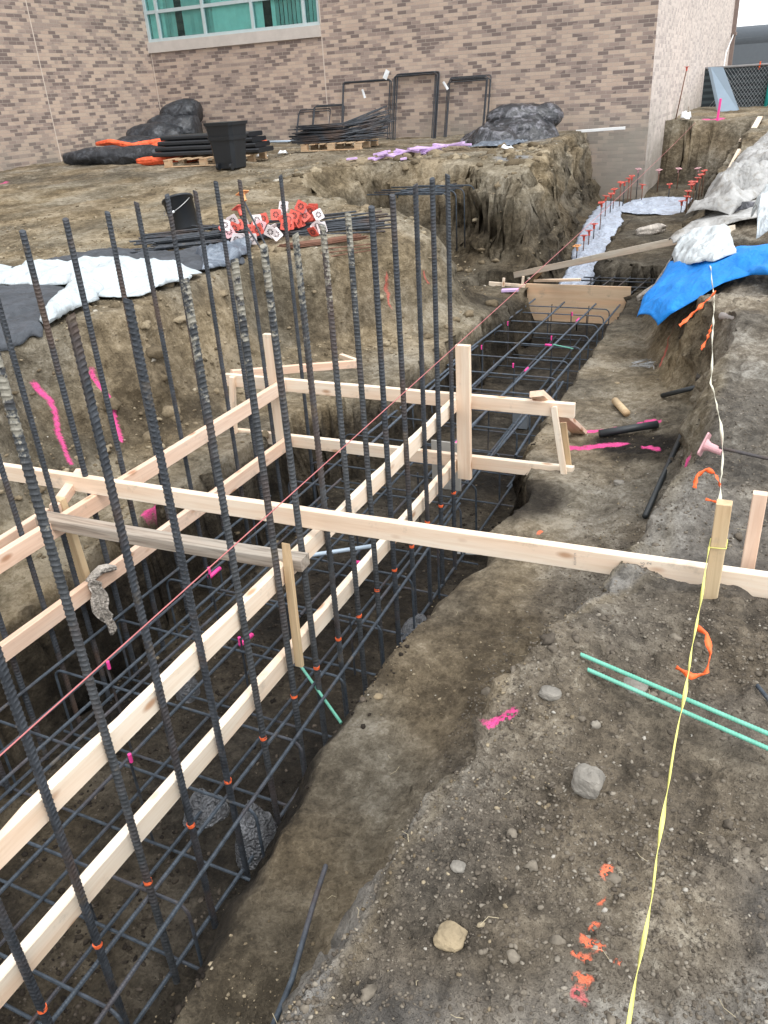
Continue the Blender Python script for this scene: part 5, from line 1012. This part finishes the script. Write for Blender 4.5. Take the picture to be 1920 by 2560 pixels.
# rocks
ROCK = plain('pale_rock', (0.20, 0.185, 0.16), 0.9, var=0.35, scale=14, bmp=0.8, bdist=0.01); ROCKT = plain('tan_rock', (0.27, 0.215, 0.135), 0.9, var=0.25, scale=12, bmp=0.8, bdist=0.01)
bm = bmesh = None
import bmesh
def rock(name, c, r, mat, seed, label=None, cat='rock', sc=(1, 1, 0.8), sub_=4):
    b_ = bmesh.new(); bmesh.ops.create_icosphere(b_, subdivisions=sub_, radius=1.0); V = np.array([v.co[:] for v in b_.verts]); F = [[v.index for v in f.verts] for f in b_.faces]; b_.free()
    V = V*(1-0.16*np.clip(np.abs(V).max(1)-0.72, 0, 1)[:, None]*3)
    k = 1+0.22*fbm(V[:, 0]*1.2+seed, V[:, 1]*1.2, V[:, 2]*1.2, 2, seed)+0.10*fbm(V[:, 0]*4, V[:, 1]*4, V[:, 2]*4+seed, 3, seed)
    V = V*k[:, None]*np.array(sc)*r
    o = mesh(name, V, F, mat, None, False); o.location = c
    return tag(o, label, cat) if label else o
rock('rock', on(-0.235, 1.53, 0.022), 0.043, ROCK, 3, 'pale grey rounded rock on the mound left of the yellow ribbon', sc=(1, 1, 1.0))
rock('rock', on(-0.43, 1.055, 0.006), 0.034, ROCKT, 8, 'tan flat-sided rock near the bottom of the mound', sc=(1.1, 1, 0.7))
for i, (x_, y_, r_s, l) in enumerate(((-0.64, 4.45, .03, 'rough stone on the right bench below the dark leaning pipe'), (-1.0, 6.4, .02, 'small dark stone on the right bench nearest the cage corner'), (-0.40, 1.80, .030, 'broken clod beside the end of the green bars'), (-0.19, 1.95, .04, 'flat cracked clod just above the green bars'), (-0.47, 1.22, .018, 'small pale stone above the tan rock'), (-1.22, 2.3, .018, 'sandy pebble beside the cage edge under the green bar'))):
    rock('rock', on(x_, y_, 0.003), r_s, ROCKT if i in (1, 5) else ROCK, 20+i, l, sc=(1.2, 0.9, 0.6), sub_=3)
# cloths on the mound
def cloth3(name, A, B_, mat, fold, fs, seed, label, nu=90, nv=34, mid=0., t=0.004, jag=0.004):
    return tag(sheet(name, A, B_, mat, nu, nv, 0, fold, fs, seed, mid=mid, t=t, jag=jag), label, 'plastic sheet')
g_ = lambda x_, y_, d: (x_, y_, max(gz(x_, y_), float(coarse(x_, y_)))+d)
cloth3('blue_cloth', [(-1.0, 7.17, -1.86), (-1.01, 7.59, -1.80), (-0.92, 7.9, -1.70), (-0.90, 8.2, -1.62), (-0.59, 7.82, -1.52), (-0.29, 7.51, -1.36), (-0.05, 7.24, -1.26), (0.5, 7.3, -1.1)],
       [(-0.77, 6.77, -1.82), (-0.67, 6.72, -1.71), (-0.51, 6.75, -1.60), (-0.33, 6.83, -1.48), (-0.14, 6.78, -1.40), (-0.02, 6.55, -1.36), (0.5, 6.3, -1.3)], F_BLUE, 0.05, 2.2, 71, 'bright blue cloth trailing down the face of the right mound', mid=0.05)
cloth3('white_plastic', [(-0.90, 8.37, -1.60), (-0.87, 8.66, -1.50), (-0.69, 8.7, -1.37), (-0.45, 8.4, -1.30)], [(-0.82, 7.95, -1.57), (-0.62, 7.43, -1.46), (-0.44, 7.24, -1.40), (-0.28, 7.27, -1.34)], F_WHT2, 0.08, 3.4, 73, 'crumpled white plastic sheet above the blue cloth on the mound', mid=0.04)
cloth3('white_plastic', [(-0.24, 8.4, -1.25), (-0.18, 8.6, -1.15), (-0.05, 8.7, -1.12)], [(-0.16, 7.6, -1.26), (-0.05, 7.6, -1.20), (0.06, 7.7, -1.17)], F_WHT2, 0.10, 5, 74, 'upright puff of white plastic at the right edge above the blue cloth', 40, 26, mid=0.16)
cloth3('grey_sheet', [(-0.90, 9.3, -1.38), (-0.80, 11.0, -1.30), (-0.62, 13.2, -1.18), (-0.40, 15.0, -1.05), (0.6, 16, -0.9)], [(-0.45, 9.0, -1.30), (-0.25, 9.6, -1.20), (0.0, 10.5, -1.05), (0.4, 11.5, -0.95), (1.2, 12, -0.9)], F_GRY, 0.20, 2.4, 75, 'large dusty grey sheeting draped over the right bank', mid=0.06)
cloth3('grey_sheet', [(-0.98, 8.75, -1.50), (-0.8, 9.3, -1.40), (-0.5, 9.5, -1.3), (-0.1, 9.7, -1.22)], [(-0.92, 8.6, -1.5), (-0.6, 8.75, -1.40), (-0.35, 8.8, -1.32), (0.1, 8.9, -1.25)], F_GRY, 0.04, 2.5, 77, 'grey sheet edge in front of the large dusty sheeting on the right bank', 60, 20, mid=0.03)
lab(roll('dark_cloth', path([(-0.70, 9.5), (-0.45, 9.3), (-0.1, 9.2), (0.3, 9.2)], 0.05), 0.07, F_BLK2, 79, 0.8, 0.4), 'dark folded strip between the grey sheets on the right bank', 'plastic sheet')
lab(beam('pale_batten', on(-0.78, 14.2, 0.05), (-0.66, 19.4, -0.93), 0.09, 0.04, W_NEW), 'long pale batten lying up the far right bank', 'batten')
lab(beam('pale_batten', (-0.98, 14.0, gz(-.98, 14)+.06), (-0.72, 14.5, gz(-.72, 14.5)+.08), 0.05, 0.04, W_NEW), 'short pale batten at the foot of the long one', 'batten')
lab(beam('pale_batten', (-0.88, 17.6, gz(-.88, 17.6)+.05), (-0.83, 18.7, gz(-.83, 18.7)+.06), 0.05, 0.04, W_NEW), 'short pale batten parallel to the upper part of the long one', 'batten')
# plastic in the trench
for i, (x_, y_, ra_, rb_, h_, l) in enumerate(((-1.70, 1.95, 0.09, 0.13, 0.24, 'crumpled milky plastic bag by the cage edge, nearest the viewer'), (-2.02, 2.02, 0.11, 0.09, 0.12, 'milky plastic bag on the trench floor under the near cage'), (-1.60, 3.62, 0.15, 0.14, 0.13, 'larger crumpled plastic on the trench floor below the long board'), (-1.42, 2.62, 0.05, 0.10, 0.06, 'small plastic scrap at the foot of the right slope'), (-2.62, 2.68, 0.07, 0.07, 0.2, 'thin plastic hanging on the cage under the grey weathered board'))):
    o = heap('plastic_bag', (x_, y_), ra_, rb_, h_, F_CLR, i, 80+i, 0.03, 9, 16, 44, zb=-2.90 if i != 3 else None); lab(o, l, 'plastic bag')
lab(beam('foam_block', (-1.70, 4.55, -2.86), (-1.5, 4.6, -2.86), 0.05, 0.03, PVCW), 'thin white strip lying on the trench floor beside the cage', 'litter')
BLOCK = plain('concrete_spacer', (0.16, 0.18, 0.20), 0.9, var=0.15)
for x_, y_, l in ((-1.95, 7.0, 'grey concrete spacer block standing in the far cage'), (-1.46, 1.86, 'grey concrete spacer under the cage corner beside the nearest plastic bag')):
    MB().box((x_-.07, y_-.05, -2.91), (x_+.07, y_+.06, -2.70 if y_ > 5 else -2.80)).build('spacer_block', BLOCK, None, False, org=(x_, y_, -2.9)); lab(bpy.context.scene.collection.objects[-1] if False else [o for o in C.objects if o.name.startswith('spacer_block')][-1], l, 'spacer block')
lab(beam('fibreboard_scrap', (-1.95, 4.75, -2.32), (-1.74, 4.75, -2.32), 0.012, 0.36, plain('fibre_board', (0.40, 0.39, 0.36), 0.9, var=0.15)), 'pale grey panel scrap standing behind the right-hand rails at the batter board', 'panel')
# rag on the left rail
V_ = []
n1, n2_ = 26, 10
for i in range(n1):
    u = i/(n1-1)
    for j in range(n2_):
        w_ = (j/(n2_-1)-0.5)*(0.06+0.07*math.sin(min(1, u*1.25)*math.pi)**1.2)
        ang = 9*w_/0.05*0.5
        V_.append((XLF+0.012+0.012*math.cos(ang*3+u*3)+0.02*u, 2.50+w_*0.8+0.035*u+0.01*math.sin(u*9), RLOW+0.01-0.34*u+0.01*math.sin(j*2.2)))
o = solid(mesh('rag', V_, [(i*n2_+j, i*n2_+j+1, (i+1)*n2_+j+1, (i+1)*n2_+j) for i in range(n1-1) for j in range(n2_-1)], F_RAG, None, True, org=(XLF, 2.5, RLOW)), 0.005); lab(o, 'long dirty rag hanging from the lower left rail', 'rag')
lab(roll('rag', [(XLF-0.02, 2.50, RLOW+0.0), (XLF-0.0, 2.60, RLOW+0.03), (XLF+0.005, 2.68, RLOW-0.01)], 0.02, F_RAG, 91, 1.0, 0.4), 'knotted brown rag wrapped over the lower left rail above the hanging one', 'rag')

# ------------------------------------------------------------------ far right: fence, sheet metal, rod
t = thing('site_fence', (-1.0, 27.5, -1.1), 'dark screened chain-link fence with a grey top rail and a teal post', 'fence')
GALV = plain('galvanised_pipe', (0.42, 0.44, 0.46), 0.4, 0.5, var=0.08); TEAL = plain('teal_post', (0.01, 0.26, 0.25), 0.5, var=0.1)
def screen_mat():
    m, ns, ls, b = newmat('green_screen_mesh'); tc = ns.new('ShaderNodeTexCoord'); mp = N(ns, 'ShaderNodeMapping', Scale=(1, 1, 1)); mp.inputs['Rotation'].default_value = (0, R(45), 0); ls.new(tc.outputs['Object'], mp.inputs['Vector'])
    wv = N(ns, 'ShaderNodeTexWave', Scale=2.0); wv.bands_direction = 'Z'; ls.new(tc.outputs['Object'], wv.inputs['Vector'])
    r = ramp(ns, [(0.3, (0.012, 0.02, 0.025)), (0.8, (0.04, 0.055, 0.062))]); ls.new(wv.outputs[0], r.inputs[0]); ls.new(r.outputs[0], b.inputs['Base Color']); b.inputs['Roughness'].default_value = 0.8; return m
MB().box((-2.55, 27.5, -1.3), (6, 27.52, -0.02)).build('screen', screen_mat(), t)
v, f = tube([(-2.55, 27.48, 0.0), (6, 27.48, 0.0)], 0.03, 8); mesh('rail', v, f, GALV, t, True)
v, f = tube([(-0.85, 27.46, -1.3), (-0.78, 27.46, 0.02)], 0.05, 10); mesh('post', v, f, TEAL, t, True)
v, f = tube([(2.4, 27.46, -1.3), (2.4, 27.46, 0.02)], 0.05, 10); mesh('post', v, f, TEAL, t, True)
mb = MB()
for i in range(120):
    x0 = -2.5+i*0.09
    for s_ in (1, -1): mb.add(*tube([(x0, 27.47, -1.2 if s_ > 0 else 0), (x0+1.2*0.8, 27.47, 0 if s_ > 0 else -1.2)], 0.003, 4, False))
mb.build('chain_link', GALV, t)
lab(ribbon('orange_flagging', [(-1.12, 27.4, 0.08), (-1.12, 27.38, -0.02), (-1.14, 27.4, -0.12)], 0.06, RIB, None, 0.2), 'orange flag tied to the fence rail', 'flagging ribbon')
t = thing('storage_building', (2, 47, -1), 'grey rounded building seen beyond the site fence', 'building')
GB = plain('grey_cladding', (0.12, 0.14, 0.16), 0.7, var=0.05)
mb = MB(); mb.box((-3.2, 46, -1.5), (22, 54, 1.15)); mb.build('wall', GB, t)
v, f = tube([(-3.2, 46.6, 1.0), (22, 46.6, 1.0)], 0.62, 20); mesh('roof_edge', v, f, GB, t, True)
m = MB(); SM = plain('sheet_steel', (0.30, 0.40, 0.50), 0.35, 0.4, var=0.06, scale=2)
A_, B__, C_, D_ = (-2.28, 26.1, 0.02), (-1.95, 25.9, 0.0), (-1.28, 24.6, -1.12), (-1.75, 24.7, -1.12)
m.add([A_, B__, C_, D_], [(0, 1, 2, 3)]).add([A_, D_, (D_[0]-.10, D_[1]+.1, D_[2]), (A_[0]-.08, A_[1]+.1, A_[2])], [(0, 1, 2, 3)]); lab(solid(m.build('folded_metal_sheet', SM, None, False, org=C_), 0.01), 'blue-grey folded metal panel leaning on the pale side wall', 'metal panel')
lab(cable('white_cable', [(-2.50, 36.0, 1.0), (-2.3, 31, 0.4), (-2.0, 26.5, -0.35)], 0.02, PVCW), 'white cable hanging from the corner of the side wall', 'cable')
t = thing('downspout', (-2.52, 36.9, -1), 'brown downspout with a bracket at the far corner of the side wall', 'downspout')
DS = plain('brown_paint', (0.20, 0.15, 0.13), 0.5)
MB().box((-2.598, 36.4, -1.2), (-2.46, 36.6, 9)).build('pipe', DS, t); MB().box((-2.59, 36.35, 1.0), (-2.42, 36.65, 1.1)).build('bracket', DS, t)
t = thing('tall_capped_rod', on(-2.35, 20.6), 'tall thin rod with a small red cap in front of the pale wall', 'capped rod')
v, f = tube([on(-2.42, 20.6, -.1), (-2.28, 20.6, 0.02)], 0.012, 7); mesh('rod', v, f, RB_R, t, True); cap('r', (-2.28, 20.6, 0.05), (0, 0, 1), 0, t)
lab(cable('thin_stick', [on(-2.1, 20.9, -.05), (-2.2, 20.9, -0.72)], 0.012, W_OLD), 'thin dark stick leaning in the ground beside the tall capped rod', 'stick')
o = sheet('paper_scrap', [(-2.3, 20.5), (-2.1, 20.45)], [(-2.28, 20.75), (-2.08, 20.7)], PAPER, 10, 8, 0.05, 0.12, 6, 5); lab(o, 'white paper lump on the crest below the tall capped rod', 'litter')

# ------------------------------------------------------------------ loose crumbs of soil
def clod_mat(name, stops):
    m, ns, ls, b = newmat(name); ge = ns.new('ShaderNodeNewGeometry'); r = ramp(ns, stops); ls.new(ge.outputs['Random Per Island'], r.inputs[0])
    v = objvec(ns, ls); n = noise(ns, ls, v, 60, 3, 0.6); rr = ramp(ns, [(0.3, (0.7, 0.7, 0.7)), (0.7, (1.25, 1.25, 1.25))]); ls.new(n, rr.inputs[0])
    ls.new(mixc(ns, ls, 1.0, r.outputs[0], rr.outputs[0], 'MULTIPLY'), b.inputs['Base Color']); b.inputs['Roughness'].default_value = 0.95; b.inputs['Specular IOR Level'].default_value = 0.2; return m
CL_G = clod_mat('grey_crumbs', [(0, (0.075, 0.063, 0.05)), (0.45, (0.12, 0.102, 0.08)), (0.9, (0.19, 0.166, 0.132)), (0.985, (0.26, 0.235, 0.195)), (1.0, (0.36, 0.34, 0.30))])
CL_T = clod_mat('tan_crumbs', [(0, (0.10, 0.078, 0.05)), (0.6, (0.21, 0.168, 0.11)), (0.97, (0.31, 0.26, 0.18)), (1.0, (0.42, 0.4, 0.35))])
CL_D = clod_mat('dark_crumbs', [(0, (0.015, 0.012, 0.01)), (0.7, (0.04, 0.032, 0.024)), (1.0, (0.12, 0.10, 0.08))])
b_ = bmesh.new(); bmesh.ops.create_icosphere(b_, subdivisions=1, radius=1.0); IV = np.array([v.co[:] for v in b_.verts]); IF = np.array([[v.index for v in f.verts] for f in b_.faces]); b_.free()
b_ = bmesh.new(); bmesh.ops.create_icosphere(b_, subdivisions=2, radius=1.0); IV2 = np.array([v.co[:] for v in b_.verts]); IF2 = np.array([[v.index for v in f.verts] for f in b_.faces]); b_.free()
def crumbs(name, n, region, smin, smax, mat, seed, keep=None, pw=2.6, big=False, sink=0.42):
    rs = np.random.RandomState(seed); x0, x1, y0, y1 = region
    # more of them close by, where each one can be seen
    yy = y0*(y1/y0)**rs.uniform(0, 1, n); xx = rs.uniform(x0, x1, n); 
    if keep is not None: k = keep(xx, yy, rs); xx, yy = xx[k], yy[k]
    s = smin+(smax-smin)*rs.uniform(0, 1, len(xx))**pw; zz = ground(xx, yy)
    tv, tf = (IV2, IF2) if big else (IV, IF)
    jit = 1+0.38*rs.uniform(-1, 1, (len(xx), len(tv))); V = tv[None]*jit[..., None]
    V = V*np.stack([rs.uniform(.8, 1.5, len(xx)), rs.uniform(.7, 1.2, len(xx)), rs.uniform(.5, .9, len(xx))], 1)[:, None, :]
    a = rs.uniform(0, 6.28, len(xx)); ca_, sa_ = np.cos(a)[:, None], np.sin(a)[:, None]
    V = np.stack([V[..., 0]*ca_-V[..., 1]*sa_, V[..., 0]*sa_+V[..., 1]*ca_, V[..., 2]], -1)*s[:, None, None]
    V = V+np.stack([xx, yy, zz+s*(0.5-sink)], 1)[:, None, :]
    F = (tf[None]+np.arange(len(xx))[:, None, None]*len(tv)).reshape(-1, 3); V = V.reshape(-1, 3)
    me_ = bpy.data.meshes.new(name); me_.vertices.add(len(V)); me_.vertices.foreach_set('co', V.ravel()); me_.loops.add(F.size); me_.loops.foreach_set('vertex_index', F.ravel().astype(np.int32))
    me_.polygons.add(len(F)); me_.polygons.foreach_set('loop_start', np.arange(0, F.size, 3, dtype=np.int32)); me_.update(); me_.materials.append(mat)
    o = bpy.data.objects.new(name, me_); C.objects.link(o); o['kind'] = 'stuff'; return o
def dens(sc, thr): return lambda x, y, rs: (fbm(x*sc, y*sc, 0, 3, 401)+rs.uniform(-0.5, 0.5, len(x))) > thr
crumbs('soil_crumbs', 60000, (-0.85, 1.0, 0.55, 4.6), 0.0014, 0.0065, CL_G, 1, dens(2.2, -0.05))
crumbs('soil_clods', 1500, (-0.8, 1.3, 0.6, 8), 0.006, 0.022, CL_G, 2, dens(1.6, 0.2), 3.4, True)
crumbs('bench_crumbs', 9000, (-1.7, -0.3, 0.6, 9), 0.0016, 0.007, CL_T, 3, dens(2, 0.1), 3.4)
crumbs('trench_crumbs', 9000, (-3.1, -1.2, 0.9, 6), 0.003, 0.014, CL_D, 4, dens(2, 0.05), 3)
crumbs('trench_stones', 60, (-3.0, -1.5, 0.9, 4), 0.008, 0.018, CL_D, 14, None, 2, True)
crumbs('yard_crumbs', 22000, (-9.5, -3.0, 2.6, 17), 0.004, 0.022, CL_T, 5, dens(1.2, 0.1), 4)
crumbs('yard_clods', 1500, (-8.5, -2.8, 4.0, 16), 0.012, 0.07, CL_T, 6, lambda x, y, rs: (fbm(x*0.9, y*0.9, 0, 3, 402)+rs.uniform(-0.4, 0.4, len(x)) > 0.15) & (sdp(x, y, P_EXC) > -1.6), 3.2, True)
crumbs('crest_clods', 300, (-6.5, -3.2, 10.5, 14.5), 0.025, 0.09, CL_T, 16, lambda x, y, rs: np.abs(sdp(x, y, P_EXC)+0.75+rs.uniform(-.5, .5, len(x))) < 0.45, 2.2, True, 0.5)
crumbs('bank_foot_clods', 170, (-4.1, -3.2, 2.4, 7.5), 0.012, 0.06, CL_T, 17, lambda x, y, rs: (sdp(x, y, P_EXC) > 0) & (sdp(x, y, P_EXC) < 0.5*rs.uniform(0, 1, len(x))), 2.6, True, 0.4)
# roots and straw on the mound
rs = np.random.RandomState(77); mb = MB()
for i in range(80):
    y_ = 0.7*(5/0.7)**rs.uniform(); x_ = rs.uniform(-1.3, 0.9); a = rs.uniform(0, 6.28); L_ = rs.uniform(0.012, 0.05); z_ = gz(x_, y_)+0.004
    mb.add(*tube([(x_, y_, z_), (x_+L_*.5*math.cos(a), y_+L_*.5*math.sin(a), z_+0.006), (x_+L_*math.cos(a+.4), y_+L_*math.sin(a+.4), z_+.003)], 0.0007, 4))
mb.build('straw_bits', plain('straw', (0.42, 0.36, 0.24), 0.9))['kind'] = 'stuff'
